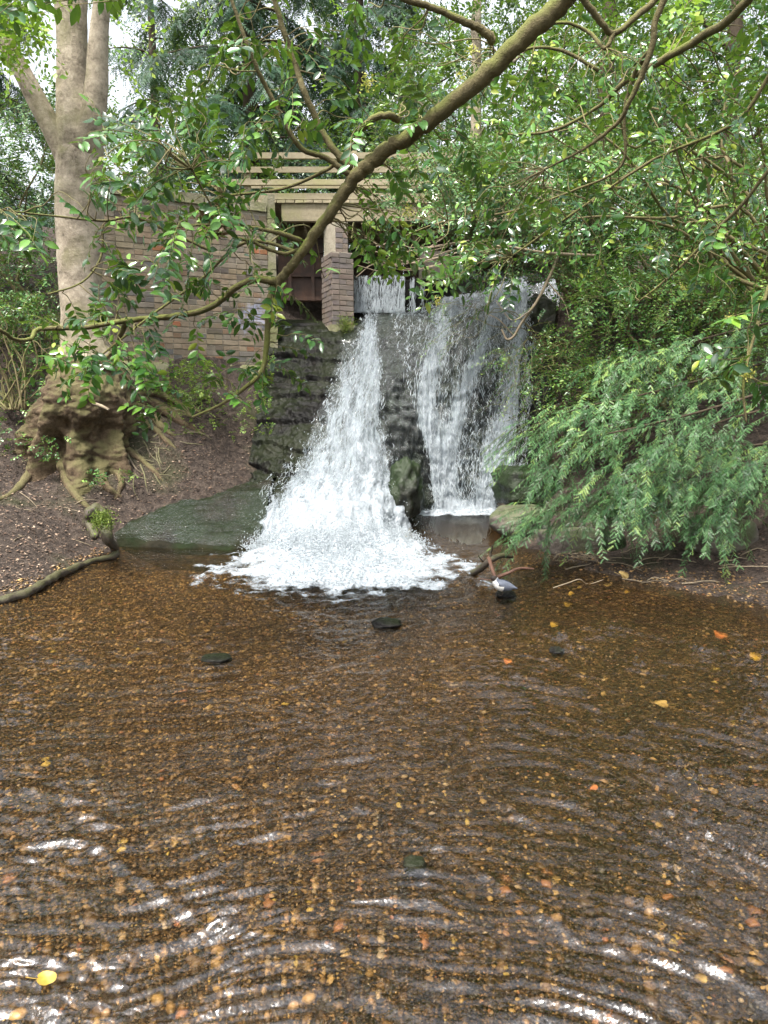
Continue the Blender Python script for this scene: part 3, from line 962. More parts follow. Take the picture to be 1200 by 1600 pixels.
# ------------------------------------------------------------------ masonry
def box_mesh(name, mat, L, D, Hh, bev=0.004, tint=.5):
    """a brick: box with its front (-y) edges chamfered"""
    b = bev
    v = [[0, D, 0], [L, D, 0], [L, D, Hh], [0, D, Hh], [0, b, 0], [L, b, 0], [L, b, Hh], [0, b, Hh], [b, 0, b], [L - b, 0, b], [L - b, 0, Hh - b], [b, 0, Hh - b]]
    f = [[0, 1, 2, 3], [4, 5, 1, 0], [5, 6, 2, 1], [6, 7, 3, 2], [7, 4, 0, 3], [8, 9, 5, 4], [9, 10, 6, 5], [10, 11, 7, 6], [11, 8, 4, 7], [11, 10, 9, 8]]
    m_ = MB()
    m_.add(np.array(v) + RNG.normal(size=(12, 3)) * .0015, None, f, tint)
    return m_


def lay_bricks(parent, A, B, z0, z1, mat, matj, limit, want, header_every=5, ylift=None):
    """courses of bricks from A to B (xy), outward face on the right of A->B seen from the camera"""
    A, B = np.array(A, float), np.array(B, float)
    u = B - A
    Lw = np.linalg.norm(u)
    u /= Lw
    nrm2 = np.array([u[1], -u[0]])
    rows = []
    nc = int((z1 - z0) / .075)
    for r in range(nc):
        header = header_every and r % header_every == 0
        pitch = .1125 if header else .225
        x = -((r % 2) * (.056 if header else .1125))
        while x < Lw - .02:
            a, b = max(x, 0), min(x + pitch - .010, Lw)
            if b - a > .03:
                rows.append((a, b - a, z0 + r * .075, header))
            x += pitch
    ms = [box_mesh('brick', mat, 1, .1, .065).mesh('brick', mat, smooth=False) for _ in range(5)]
    rows.sort(key=lambda q: want(A + u * (q[0] + q[1] / 2), q[2]))
    rest = MB()
    rot_ = math.atan2(u[1], u[0])
    n_obj = 0
    for (a, ln, z, hd) in rows:
        pr = RNG.uniform(-.004, .005)
        p = A + u * a + nrm2 * (0.012 + pr)
        if n_obj < limit:
            o = bpy.data.objects.new('brick', ms[int(RNG.integers(5))])
            COL.objects.link(o)
            o.parent = parent
            o.location = np.array([p[0], p[1], z]) - ORI[parent.name]
            o.rotation_euler = (0, RNG.uniform(-.006, .006), rot_ + RNG.uniform(-.006, .006))
            o.scale = (ln, 1, 1)
            n_obj += 1
        else:
            rest.box([p[0], p[1], z], [u[0] * ln, u[1] * ln, 0], [-nrm2[0] * .1, -nrm2[1] * .1, 0], [0, 0, .065], RNG.random())
    if rest.n:
        rest.build('brickwork', matj, parent, smooth=False, kind='stuff')


WA, WB = pt(112, 450, 9.35), pt(419, 450, 10.42)
wall = thing('brick_wall', 'weathered brown and grey brick wall rising behind the beech trunk', 'wall', (WA[0], WA[1], 1.6))
u2 = nrm(WB[:2] - WA[:2])
n2_ = np.array([u2[1], -u2[0]])
Lw = np.linalg.norm(WB[:2] - WA[:2])
u3 = np.array([u2[0], u2[1], 0])
n3_ = np.array([n2_[0], n2_[1], 0])
ztop = 4.24
mb = MB()
mb.box(np.array([WA[0], WA[1], 1.5]) - n3_ * .33, u3 * Lw, n3_ * .333, [0, 0, ztop - 1.5])
mb.build('mortar_core', M['mortar'], wall, smooth=False)
lay_bricks(wall, WA[:2], WB[:2], 2.02, ztop - .02, M['brick'], M['brick_join'], 300,
           lambda p, z: (0 if p[0] > -3.5 else 50) + abs(p[0] + 2.3) * .6 + abs(z - 3.2) * .5, header_every=2)
n_cop = 6
for k in range(n_cop):
    m_ = MB()
    m_.box(np.array([WA[0], WA[1], ztop + .004]) + u3 * (Lw * k / n_cop) - n3_ * .36, u3 * (Lw / n_cop - .012), n3_ * .41, [0, 0, .11 + .008 * random.random()], jig=.004)
    m_.build('coping_stone', M['concrete'], wall, smooth=False)
for k in range(7):
    m_ = MB()
    z = 2.12 + k * .34
    m_.box(np.array([WB[0], WB[1], z]) - n3_ * .32 + u3 * .004, u3 * .115, n3_ * .35, [0, 0, .33], jig=.004)
    m_.build('quoin_stone', M['concrete'], wall, smooth=False)
m_ = MB()
gx_ = np.linspace(0, 1, 30)
base_pts = np.array([np.array([WA[0], WA[1], 0]) + u3 * (Lw * 1.03 * a) for a in gx_])
rowsb = []
for dz, out in ((2.13, .02), (2.09, .06), (1.95, .10), (1.5, .13)):
    rowsb.append(base_pts + n3_ * out + np.array([0, 0, dz]) + RNG.normal(size=base_pts.shape) * .012)
m_.grid(np.array(rowsb), flip=True)
m_.build('plinth', M['concrete'], wall)

# pier between the sluice opening and the weir
PA, PB, PC, PD, PE = pt(504, 450, 11.05), pt(519, 450, 10.62), pt(552, 450, 10.75), pt(553, 450, 12.1), pt(504, 450, 12.1)
pz0, pz1, pz2 = pt(530, 518, 10.6)[2], pt(530, 392, 10.6)[2], pt(530, 343, 10.7)[2]
pier = thing('brick_pier', 'narrow brick pier with mossy foot under the footbridge', 'pier', (PB[0], PB[1], pz0))


def prism(mb, poly, z0, z1, tint=.5, top_in=0.0):
    poly = np.array(poly)[:, :2]
    n = len(poly)
    cen = poly.mean(0)
    pt_ = poly + (cen - poly) * top_in
    V = np.vstack([np.c_[poly, np.full(n, z0)], np.c_[pt_, np.full(n, z1)], [[*cen, z1]], [[*cen, z0]]])
    k = np.arange(n)
    k2 = (k + 1) % n
    f4_ = np.stack([k, k2, k2 + n, k + n], -1)
    f3_ = np.vstack([np.stack([k + n, k2 + n, np.full(n, 2 * n)], -1), np.stack([k2, k, np.full(n, 2 * n + 1)], -1)])
    mb.add(V, f3_, f4_, tint)


m_ = MB()
prism(m_, [PA, PB, PC, PD, PE], pz0 - .5, pz1)
m_.build('mortar_core', M['mortar'], pier, smooth=False)
lay_bricks(pier, PB[:2], PC[:2], pz0 + .08, pz1, M['pier_brick'], M['brick_join'], 120, lambda p, z: 0, header_every=2)
lay_bricks(pier, PA[:2], PB[:2], pz0 + .08, pz1, M['pier_brick'], M['brick_join'], 120, lambda p, z: 0, header_every=2)
tA, tB, tC, tD = pt(506, 370, 11.1), pt(524, 370, 10.8), pt(543, 370, 10.85), pt(545, 370, 12)
m_ = MB()
prism(m_, [tA, tB, tC, tD], pz1 + .002, pz2)
m_.build('mortar_core', M['mortar'], pier, smooth=False)
lay_bricks(pier, tB[:2], tC[:2], pz1 + .006, pz2 - .01, M['pier_brick'], M['brick_join'], 60, lambda p, z: 0, header_every=2)
m_ = MB()     # mossy stone foot
prism(m_, [PA + [-.03, -.03, 0], PB + [-.02, -.06, 0], PC + [.05, -.05, 0], PC + [.05, .2, 0], PA + [-.03, .2, 0]], pz0 - .35, pz0 + .1, top_in=.08)
m_.build('foot_stone', M['concrete'], pier, smooth=False)
m_ = MB()
nm = 900
mp = pt(540, 508, 10.62) + RNG.normal(size=(nm, 3)) * np.array([.07, .03, .07])
ml = RNG.uniform(.012, .03, (nm, 1))
md = nrm(RNG.normal(size=(nm, 3)) + [0, -.8, .6])
ms_ = nrm(np.cross(md, RNG.normal(size=(nm, 3))))
m_.inst([[0, -.25, 0], [0, .25, 0], [1, 0, 0]], [[0, 1, 2]], None, mp, md * ml, ms_ * ml, md * ml, RNG.random(nm))
m_.build('moss', M['moss'], pier, kind='stuff')

# sluice gate and the boards behind the weir
g0, g1 = pt(436, 470, 11.5), pt(506, 470, 11.5)
gz0, gz1 = pt(470, 472, 11.5)[2], pt(470, 372, 11.5)[2]
gate = thing('sluice_gate', 'rusty brown steel sluice gate between brick wall and pier', 'sluice gate', (g0[0], 11.5, gz0))
m_ = MB()
m_.box([g0[0], 11.5, gz0], [g1[0] - g0[0], 0, 0], [0, .03, 0], [0, 0, gz1 - gz0])
m_.build('gate_plate', M['rust'], gate, smooth=False)
for k in range(3):
    m_ = MB()
    m_.box([g0[0], 11.46, gz0 + .02 + k * .36], [g1[0] - g0[0], 0, 0], [0, .038, 0], [0, 0, .06])
    m_.build('stiffener', M['rust'], gate, smooth=False)
for k in range(2):
    m_ = MB()
    m_.box([g0[0] + .16 + k * .36, 11.44, gz0 + .01], [.05, 0, 0], [0, .018, 0], [0, 0, gz1 - gz0 + .3])
    m_.build('guide_bar', M['rust'], gate, smooth=False)

b0, b1 = pt(556, 400, 12.6), pt(820, 400, 12.6)
bz0, bz1 = 3.3, pt(600, 345, 12.6)[2]
boards = thing('steel_panel', 'dark rusty steel panelling in the shadow under the footbridge', 'panel', (b0[0], 12.6, bz0))
nb = 7
for k in range(nb):
    m_ = MB()
    wv = (b1[0] - b0[0]) / nb
    m_.box([b0[0] + k * wv, 12.6 + (k % 2) * .03, bz0], [wv - .015, 0, 0], [0, .04, 0], [0, 0, bz1 - bz0])
    m_.build('steel_plate', M['rust'], boards, smooth=False)

# weir sill, its falling curtain and the block on it
s0, s1 = pt(553, 440, 11.35), pt(705, 440, 11.35)
zc = pt(600, 434, 11.3)[2]
zb = pt(600, 489, 11.15)[2]
weir = thing('weir_sill', 'dark stone weir sill behind the thin curtain of water', 'weir', (s0[0], 11.3, zb - .3))
m_ = MB()
xs = np.linspace(s0[0], s1[0] + 1.6, 60)
prof = [(11.9, zc - .02), (11.32, zc - .02), (11.26, zc - .05), (11.25, zb - .4)]
m_.grid(np.array([[[x, y, z + .008 * math.sin(x * 31)] for x in xs] for (y, z) in prof]), flip=True)
m_.build('sill_stone', M['rock'], weir, smooth=False)
cur = MB()
xs = np.linspace(s0[0] + .01, pt(632, 440, 11.3)[0], 110)
tt = np.linspace(0, 1, 60)
CG = np.array([[[x, 11.5 - .3 * min(t * 6, 1) ** .6 - .10 * t, zc + .015 - max(t - .12, 0) * (zc - zb + .02) / .88] for x in xs] for t in tt])
CG[..., 1] += .012 * fbm(np.stack([CG[..., 0] * 16, CG[..., 2] * 3, CG[..., 0] * 0], -1), 3)
cur.grid(CG)
cfo = (0.30 + .22 * sstep(.2, 1, tt))[:, None] * np.ones((1, 110)) + 0.3 * fbm(np.stack([CG[..., 0] * 7, CG[..., 0] * 0, CG[..., 0] * 0], -1), 2)
cur.build('water_curtain', M['fall'], falls, extra={'foam': np.clip(cfo, 0, 1), 'film': np.full(cfo.shape, .8)}, uv=np.stack([CG[..., 0] * .8, CG[..., 2]], -1))
m_ = MB()
CN = np.zeros_like(CG)
CN[..., 1] = -1
strands(m_, CG, CN, np.clip(cfo, 0.02, 1) ** 1.5, 900, .06, .25, .0025, .006, .02)
# the thin streams to the right of the curtain
xs2 = np.linspace(pt(634, 440, 11.3)[0], pt(672, 440, 11.3)[0], 40)
CG2 = np.array([[[x, 11.22 - .08 * t, zc - t * (zc - zb)] for x in xs2] for t in tt])
pr2 = np.exp(-((CG2[..., 0] - pt(645, 440, 11.3)[0]) / .025) ** 2) + .5 * np.exp(-((CG2[..., 0] - pt(660, 440, 11.3)[0]) / .02) ** 2)
strands(m_, CG2, CN[:, :40], pr2, 110, .08, .25, .0025, .007, .02)
m_.build('water_strands', M['foam'], falls, kind='stuff')

k0, k1 = pt(655, 437, 11.15), pt(702, 392, 11.15)
blk = MB()
bv = np.array([[k0[0], 11.1, k0[2]], [k1[0], 11.15, k0[2]], [k1[0], 11.6, k0[2]], [k0[0], 11.6, k0[2]]])
prism(blk, bv, k0[2], k1[2], top_in=.05)
tag(blk.build('concrete_block', M['greystone'], smooth=False), 'square lichened concrete block on the weir crest right of the water curtain', 'block')

# upstream water behind the weir and the broad right-hand crest
m_ = MB()
xs = np.linspace(-1.0, 3.0, 80)
ys = np.linspace(11.45, 18, 60)
UX, UY = np.meshgrid(xs, ys)
m_.grid(np.stack([UX, UY, zc + .012 + .01 * fbm(np.stack([UX * 5, UY * 5, UX * 0], -1), 3)], -1))
struct(m_.build('upstream_water', M['water'], extra={'foam': np.zeros(UX.shape)}))
m_ = MB()     # shallow water sliding in over the right of the crest
r0 = np.array([pt(a, 430 + 4 * math.sin(a), 12.0) for a in np.linspace(700, 880, 50)])
r1 = np.array([pt(a, b, 11.3) for a, b in zip(np.linspace(690, 880, 50), np.linspace(468, 440, 50))])
r2 = np.array([pt(a, b, 10.75) for a, b in zip(np.linspace(682, 872, 50), np.linspace(500, 485, 50))])
SG = np.array([smooth_path([a, b, c_], 20) for a, b, c_ in zip(r0, r1, r2)]).transpose(1, 0, 2)
SG[..., 2] += .05 + .03 * fbm(SG * 4, 3)
m_.grid(SG)
fo_ = np.clip(.62 + .3 * fbm(SG * np.array([2, 5, 5]), 3) - .2 * sstep(.7, 1, np.linspace(0, 1, SG.shape[0]))[:, None], 0, 1)
m_.build('crest_sheet', M['fall2'], falls, extra={'foam': fo_, 'film': np.ones(fo_.shape)}, uv=np.stack([SG[..., 0], SG[..., 1] * 1.5], -1))

# footbridge
fbx0, fbx1 = pt(362, 330, 11.0)[0], pt(905, 330, 11.0)[0]
bridge = thing('footbridge', 'weathered timber footbridge with four-rail fence crossing above the weir', 'bridge', (fbx0, 11.0, 4.3))


def zpx(y_, Yd):
    return pt(600, y_, Yd)[2]


m_ = MB()
z_lo, z_hi = zpx(346, 11), zpx(319, 11)
m_.box([pt(440, 330, 11)[0], 10.98, z_lo], [fbx1 - pt(440, 330, 11)[0], 0, 0], [0, .12, 0], [0, 0, z_hi - z_lo], jig=.004)
m_.build('beam', M['wood'], bridge, smooth=False)
m_ = MB()
m_.box([fbx0, 12.3, z_lo], [fbx1 - fbx0, 0, 0], [0, .12, 0], [0, 0, z_hi - z_lo], jig=.004)
m_.build('beam', M['wood'], bridge, smooth=False)
nd = 38
for k in range(nd):
    m_ = MB()
    wv = (fbx1 - fbx0) / nd
    m_.box([fbx0 + k * wv, 10.94, z_hi + .004], [wv - .012, 0, 0], [0, 1.5, 0], [0, 0, .04], jig=.002)
    m_.build('deck_plank', M['wood'], bridge, smooth=False)
for side, yd in ((0, 10.98), (1, 12.36)):
    for (ya, yb) in ((240, 250), (262, 271), (282, 291), (303, 313)):
        m_ = MB()
        za, zb_ = zpx(yb, 11), zpx(ya, 11)
        m_.box([fbx0, yd - .035, za], [fbx1 - fbx0, 0, 0], [0, .035, 0], [0, 0, zb_ - za], jig=.003)
        m_.build('rail', M['wood'], bridge, smooth=False)
    for pxp in (386, 553, 720, 880):
        m_ = MB()
        xp = pt(pxp, 280, 11)[0]
        zt = zpx(236, 11)
        zl = z_hi + .046 if pxp > 440 else z_hi - .25
        m_.box([xp - .045, yd + .002, zl], [.09, 0, 0], [0, .09, 0], [0, 0, zt - zl], jig=.002)
        p_ = m_.build('post', M['wood'], bridge, smooth=False)
        for zz_ in (.05, .28, .48):
            b_ = MB()
            b_.tube([[xp, yd - .045, zt - .05 - zz_], [xp, yd - .034, zt - .05 - zz_]], .012, 6)
            b_.build('bolt', M['rust'], p_)

# ------------------------------------------------------------------ stones
def rock(name, label, center, size, mat, seed=0, power=2.4, amp=.16, cat='rock', rotz=0, freq=1.0):
    n, m = 28, 40
    th = np.linspace(0.02, np.pi - .02, n)[:, None]
    ph = np.linspace(0, 2 * np.pi, m, endpoint=False)[None, :]
    d = np.stack([np.sin(th) * np.cos(ph), np.sin(th) * np.sin(ph), np.cos(th) * np.ones_like(ph)], -1)
    s = (np.abs(d) ** power).sum(-1, keepdims=True) ** (-1 / power)
    v = d * s
    v = v * (1 + amp * fbm(d * 1.7 * freq + seed * 7.1, 4)[..., None] + amp * .4 * fbm(d * 6 + seed, 3)[..., None])
    v = v * np.array(size)
    c_, s_ = math.cos(rotz), math.sin(rotz)
    v = v @ np.array([[c_, s_, 0], [-s_, c_, 0], [0, 0, 1]])
    mb = MB()
    mb.grid(v + np.array(center), wrap=True, flip=True)
    return tag(mb.build(name, mat), label, cat)


c_ = pt(634, 768, 8.8)
rock('boulder', 'rounded dark mossy boulder between the two falls', c_, (.21, .27, .36), M['boulder'], 1, 2.6, .42, freq=1.5)
c_ = pt(822, 758, 8.75)
rock('rock_ledge', 'dark green angular rock ledge jutting at the right edge of the falls', c_, (.34, .35, .23), M['boulder'], 2, 5.5, .22, rotz=.25, freq=1.4)
c_ = pt(815, 815, 8.35)
rock('bank_rock', 'brown mossy rock below the ledge at the foot of the right fall', c_, (.36, .4, .2), M['greystone'], 3, 2.6, .2)
c_ = pt(893, 846, 7.45)
rock('stone_block', 'pale grey squared stone under the yew sprays at the water edge', c_, (.34, .25, .13), M['greystone'], 4, 5.5, .07)
c_ = pt(958, 850, 7.2)
rock('mossy_stone', 'small bright green mossy stone beside the pale grey block', c_, (.11, .14, .12), M['boulder'], 5, 4, .1)
c_ = pt(852, 838, 7.6)
rock('mossy_stone', 'narrow mossy stone standing left of the pale grey block', c_, (.06, .1, .15), M['boulder'], 6, 3, .1)
c_ = pt(1128, 840, 6.7)
rock('bank_rock', 'dull grey rock in the shade of the right bank', c_, (.3, .25, .2), M['greystone'], 7, 3, .15)
c_ = ptz(648, 1353, 0.0)
rock('dark_stone', 'black wet stone breaking the shallow water in the foreground', c_, (.036, .036, .026), M['rock'], 8, 2.6, .25, 'stone')
c_ = ptz(338, 1030, 0.0)
rock('dark_stone', 'flat dark stone breaking the water left of centre', c_, (.09, .07, .025), M['rock'], 9, 2.6, .25, 'stone')
c_ = ptz(604, 976, 0.0)
rock('dark_stone', 'dark stone in the riffle just below the foam', c_, (.10, .08, .04), M['rock'], 10, 2.6, .3, 'stone')
c_ = ptz(870, 1018, 0.0)
rock('dark_stone', 'small dark stone in the brown water right of centre', c_, (.045, .05, .025), M['rock'], 13, 2.6, .3, 'stone')
c_ = ptz(790, 930, 0.0)
rock('dark_stone', 'wet dark stone the little bird stands on', c_ + [.0, .0, -.015], (.085, .08, .055), M['rock'], 11, 2.6, .25, 'stone')

# sloping mossy apron left of the falls
A_ = np.array([pt(188, 853, 7.65), pt(260, 858, 7.55), pt(330, 862, 7.45), pt(400, 864, 7.4)])
B_ = np.array([pt(215, 822, 7.75), pt(285, 815, 7.85), pt(350, 810, 7.95), pt(415, 805, 8.0)])
C_ = np.array([pt(268, 790, 8.05), pt(320, 776, 8.3), pt(370, 764, 8.5), pt(425, 752, 8.7)])
D_ = np.array([pt(300, 768, 8.35), pt(345, 752, 8.6), pt(390, 738, 8.9), pt(440, 728, 9.0)])
A0 = A_ + np.array([0, -.08, -.4])
SLC = np.array([A0, A_, B_, C_, D_ - [0, 0, .14]])
SLC = np.concatenate([SLC[:, :1] + np.array([-.45, .05, -.16]), SLC], 1)
SL = refine(SLC, 30, 36)
SN = np.zeros_like(SL)
SL[..., 2] += .07 * fbm(SL * 2.2, 4) + .03 * fbm(SL * 7, 4)
mb = MB()
mb.grid(SL, flip=True)
tag(mb.build('stone_slab', M['slab']), 'smooth dark green wet slab sloping into the pool left of the falls', 'slab')
SW = SL[36:] + np.array([0, -.008, .012])
SW[..., 2] += .030 * fbm(np.stack([SW[..., 0] * 3 + SW[..., 1] * 2, SW[..., 2] * 26, SW[..., 0] * 0], -1), 3)
mb = MB()
mb.grid(SW, flip=True)
fo_ = .5 * sstep(.82, 1.0, np.linspace(0, 1, SW.shape[1]))[None, :] * np.ones((SW.shape[0], 1))
mb.build('slab_film', M['fall2'], falls, extra={'foam': fo_, 'film': np.full(fo_.shape, .2)}, uv=np.stack([SW[..., 0], SW[..., 2]], -1))

# ------------------------------------------------------------------ vegetation helpers
LEAF2_V = np.array([[0, 0, 0], [.5, .24, .07], [1, 0, 0], [.5, -.24, .07]])
LEAF2_3 = np.array([[0, 2, 1], [0, 3, 2]])
HOL_V = np.array([[0, 0, 0], [.22, 0, -.02], [.5, 0, -.01], [.8, 0, -.04], [1.02, 0, -.12],
                  [.2, .17, .05], [.5, .235, .05], [.8, .14, .0], [.2, -.17, .05], [.5, -.235, .05], [.8, -.14, .0],
                  [-.16, .012, 0], [-.16, -.012, 0]])
HOL_3 = np.array([[0, 1, 5], [3, 4, 7], [0, 8, 1], [3, 10, 4], [11, 12, 0]])
HOL_4 = np.array([[1, 2, 6, 5], [2, 3, 7, 6], [1, 8, 9, 2], [2, 9, 10, 3]])


def shoot_template(n, wid, ln, gap=0.0):
    """a flat shoot of length 1 with n needles each side"""
    v, f = [], []
    for k in range(n):
        x = (k + .5) / n
        l_ = ln * (1 - .55 * x ** 3) * (0.75 + .25 * math.sin(k * 2.1))
        for s in (-1, 1):
            b = len(v)
            fx_, fy_ = .42 * l_, s * l_
            v += [[x - wid, 0, 0], [x + wid, 0, 0], [x + fx_ + wid * .6, fy_, -.03 + .02 * math.sin(k * 5 + s)]]
            f.append([b, b + 1, b + 2])
    b = len(v)
    v += [[0, -.008, -.004], [0, .008, -.004], [1, 0, 0]]
    f.append([b, b + 1, b + 2])
    return np.array(v), np.array(f)


YEW_V, YEW_F = shoot_template(12, .03, .27)
CON_V, CON_F = shoot_template(7, .05, .22)


def rnd(n, s=1.0):
    return RNG.normal(size=(n, 3)) * s


def sprays(leaf_mb, stem_mb, base, d, L, nleaf, tv, t3, size, droop=.3, t0=.12, flat=.6, tint=None, sweep=.7, stem_r=.003, t4=None, tspread=.22, width=1.0, hang=0.0):
    """leafy shoots: stem of length L from base along d, leaves set alternately along it"""
    K = len(base)
    L = np.broadcast_to(np.asarray(L, float), (K,))
    d = nrm(d)
    upv = nrm(np.array([0, 0, 1.0]) * flat + rnd(K, 1 - flat) * .8 + 1e-3)
    t = np.linspace(t0, 1, nleaf)[None, :] + RNG.uniform(-.3, .3, (K, nleaf)) / nleaf
    p = base[:, None] + d[:, None] * (L[:, None] * t)[..., None]
    p[..., 2] -= droop * L[:, None] * t ** 2
    tang = d[:, None] * np.ones((1, nleaf, 1))
    tang = tang.copy()
    tang[..., 2] -= 2 * droop * t
    tang = nrm(tang)
    side = nrm(np.cross(tang, upv[:, None]))
    sg = np.where(np.arange(nleaf) % 2, 1.0, -1.0)[None, :, None]
    fw = nrm(tang * sweep + side * sg + RNG.normal(size=p.shape) * .22 + np.array([0, 0, -hang]))
    up_ = nrm(np.cross(side, tang) * np.sign((np.cross(side, tang) * upv[:, None]).sum(-1, keepdims=True)) + RNG.normal(size=p.shape) * .3)
    sd = nrm(np.cross(up_, fw))
    up_ = np.cross(fw, sd)
    sz = (size * RNG.uniform(.65, 1.25, (K, nleaf)))[..., None]
    if tint is None:
        tint = RNG.random(K)
    tt_ = np.clip(np.asarray(tint)[:, None] + RNG.normal(size=(K, nleaf)) * tspread, 0, 1)
    leaf_mb.inst(tv, t3, t4, p.reshape(-1, 3), (fw * sz).reshape(-1, 3), (sd * sz * width).reshape(-1, 3), (up_ * sz).reshape(-1, 3), tt_.ravel())
    if stem_mb is not None:
        ts = np.array([0, .5, 1.0])
        ps = base[:, None] + d[:, None] * (L[:, None] * ts)[..., None]
        ps[..., 2] -= droop * L[:, None] * ts ** 2
        s1_ = nrm(np.cross(d, rnd(K)))
        s2_ = np.cross(d, s1_)
        V = np.zeros((K, 3, 3, 3))
        for k in range(3):
            rr = stem_r * (1, .7, .3)[k]
            for j in range(3):
                a = 2 * math.pi * j / 3
                V[:, k, j] = ps[:, k] + (s1_ * math.cos(a) + s2_ * math.sin(a)) * rr
        q_ = np.array([[a * 3 + j, a * 3 + (j + 1) % 3, a * 3 + 3 + (j + 1) % 3, a * 3 + 3 + j] for a in range(2) for j in range(3)])
        stem_mb.add(V.reshape(-1, 3), None, (q_[None] + (np.arange(K) * 9)[:, None, None]).reshape(-1, 4), .5)


def cloud(n, px0, px1, py0, py1, y0, y1, thr=-.05, freq=1.4, seed=0):
    """points through a block of the valley, kept in uneven clumps"""
    P = []
    got = 0
    while got < n:
        m = n * 2
        a, b, yd = RNG.uniform(px0, px1, m), RNG.uniform(py0, py1, m), RNG.uniform(y0, y1, m)
        cp, sp = math.cos(PITCH), math.sin(PITCH)
        D = np.stack([(a - 600) / F, cp + (800 - b) / F * sp, -sp + (800 - b) / F * cp], -1)
        q_ = EYE + D * (yd / D[:, 1])[:, None]
        q_ = q_[fbm(q_ * freq + seed * 13.7, 3) > thr]
        P.append(q_)
        got += len(q_)
    return np.concatenate(P)[:n]


def ground_hit(px_, py_, lo=3.0, hi=13.0):
    ys_ = np.linspace(lo, hi, 400)
    d = ray(px_, py_)
    pts_ = EYE[None] + d[None] * (ys_ / d[1])[:, None]
    below = pts_[:, 2] < ground_z(pts_[:, 0], pts_[:, 1])
    k = int(np.argmax(below)) if below.any() else len(ys_) - 1
    return pts_[k]


def stem_path(a, b, sag=0.0, n=5, jit=.06):
    t = np.linspace(0, 1, n)[:, None]
    P = np.asarray(a) * (1 - t) + np.asarray(b) * t
    L = np.linalg.norm(np.asarray(b) - np.asarray(a))
    P[1:-1] += RNG.normal(size=(n - 2, 3)) * jit * L
    P[:, 2] -= sag * L * (4 * t * (1 - t))[:, 0]
    return smooth_path(P, 4)


# ------------------------------------------------------------------ beech at the left
BY0 = 8.6
tab = np.array([(860, 136, 150), (810, 134, 128), (775, 132, 108), (758, 130, 97), (742, 126, 88), (715, 122, 80), (690, 125, 80), (660, 130, 82), (632, 137, 77), (605, 142, 66), (578, 140, 57), (545, 134, 42),
                (505, 130, 36), (455, 126, 34), (390, 125, 36), (335, 124, 38), (275, 123, 36), (225, 124, 38), (185, 122, 34), (140, 114, 26), (70, 112, 24), (0, 111, 25), (-90, 108, 24), (-300, 100, 22), (-520, 96, 16), (-760, 94, 8)], float)
cen = np.array([pt(c_[1], c_[0], BY0) for c_ in tab])
mpp = (BY0 * math.cos(PITCH)) / F
rad = tab[:, 2] * mpp * .92
prof = smooth_path(np.c_[cen, rad, tab[:, 0]], 14)
beech = thing('beech_tree', 'tall smooth pale grey beech with swollen burred base on the left bank', 'tree', pt(130, 755, BY0))
seg = 160
th = np.linspace(0, 2 * np.pi, seg, endpoint=False)
ring = np.stack([np.cos(th), np.sin(th), th * 0], -1)
TG = prof[:, None, :3] + ring[None] * prof[:, None, 3:4] * np.array([1, .85, 1])
low = sstep(500, 620, prof[:, 4])[:, None]
vpx = 600 + TG[..., 0] / mpp
vpy = prof[:, 4][:, None] * np.ones((1, seg))
front = np.clip(-ring[None, :, 1], 0, 1) ** .5
dd = low * (0.15 * fbm(TG * 2.1, 4) + .10 * fbm(TG * 5, 5, .6)) + .018 * fbm(TG * 3, 3) + .006 * fbm(TG * np.array([14, 14, 3]), 3)
dd += low * .022 * fbm(TG * 19, 3)
dd += low * .15 * np.clip(np.sin(th * 9 + 1.1 * np.sin(3 * th))[None, :] * sstep(600, 760, vpy), -.5, 1)
for (bx_, by_, sx_, sy_, am) in ((168, 625, 34, 24, .15), (112, 630, 26, 40, .10), (148, 678, 26, 15, -.10), (108, 694, 14, 18, -.15), (188, 668, 12, 12, -.15), (178, 712, 15, 28, .10), (150, 720, 12, 30, .07),
                                 (75, 680, 26, 40, .10), (196, 590, 10, 32, -.10), (128, 665, 14, 10, -.1), (205, 700, 12, 30, .05), (135, 300, 16, 10, .03), (140, 235, 14, 9, -.04)):
    dd += front * am * np.exp(-((vpx - bx_) / sx_) ** 2 - ((vpy - by_) / sy_) ** 2)
TG = TG + ring[None] * dd[..., None]
split = int(np.argmin(np.abs(prof[:, 4] - 560)))
mb = MB()
mb.grid(TG[split:], wrap=True)
mb.build('trunk', M['beech'], beech)
mb = MB()
mb.grid(TG[:split + 1], wrap=True)
mb.build('burr', M['burr'], beech, label='swollen gnarled brown burr at the foot of the trunk')
for pts_, r0, r1 in (([(112, 262, 8.60), (92, 222, 8.55), (66, 172, 8.50), (32, 108, 8.45), (-5, 45, 8.40), (-60, -50, 8.30), (-160, -230, 8.10), (-240, -420, 7.90)], .135, .06),
                     ([(132, 232, 8.55), (146, 180, 8.45), (151, 130, 8.42), (153, 75, 8.40), (158, 20, 8.38), (170, -60, 8.30), (240, -260, 8.00), (330, -440, 7.60)], .15, .05)):
    P = smooth_path([pt(*k) for k in pts_], 8)
    mb = MB()
    mb.tube(P, np.linspace(r0, r1, len(P)) * np.r_[np.linspace(1.15, 1, 8), np.ones(len(P) - 8)], 20, rough=.10, freq=3)
    mb.build('limb', M['beech'], beech)
root_lines = [([(205, 628), (240, 632), (280, 655), (318, 676)], .085), ([(205, 640), (235, 648), (255, 668), (275, 680)], .07), ([(200, 622), (250, 618), (300, 640), (340, 640)], .05),
              ([(212, 655), (240, 670), (262, 690), (275, 700)], .045), ([(100, 735), (112, 765), (135, 790), (160, 802)], .06), ([(155, 735), (165, 760), (180, 770), (190, 774)], .05),
              ([(178, 735), (190, 752), (184, 772), (178, 780)], .04), ([(192, 700), (215, 715), (240, 735), (262, 760)], .045), ([(60, 720), (40, 750), (15, 772), (-20, 785)], .05)]
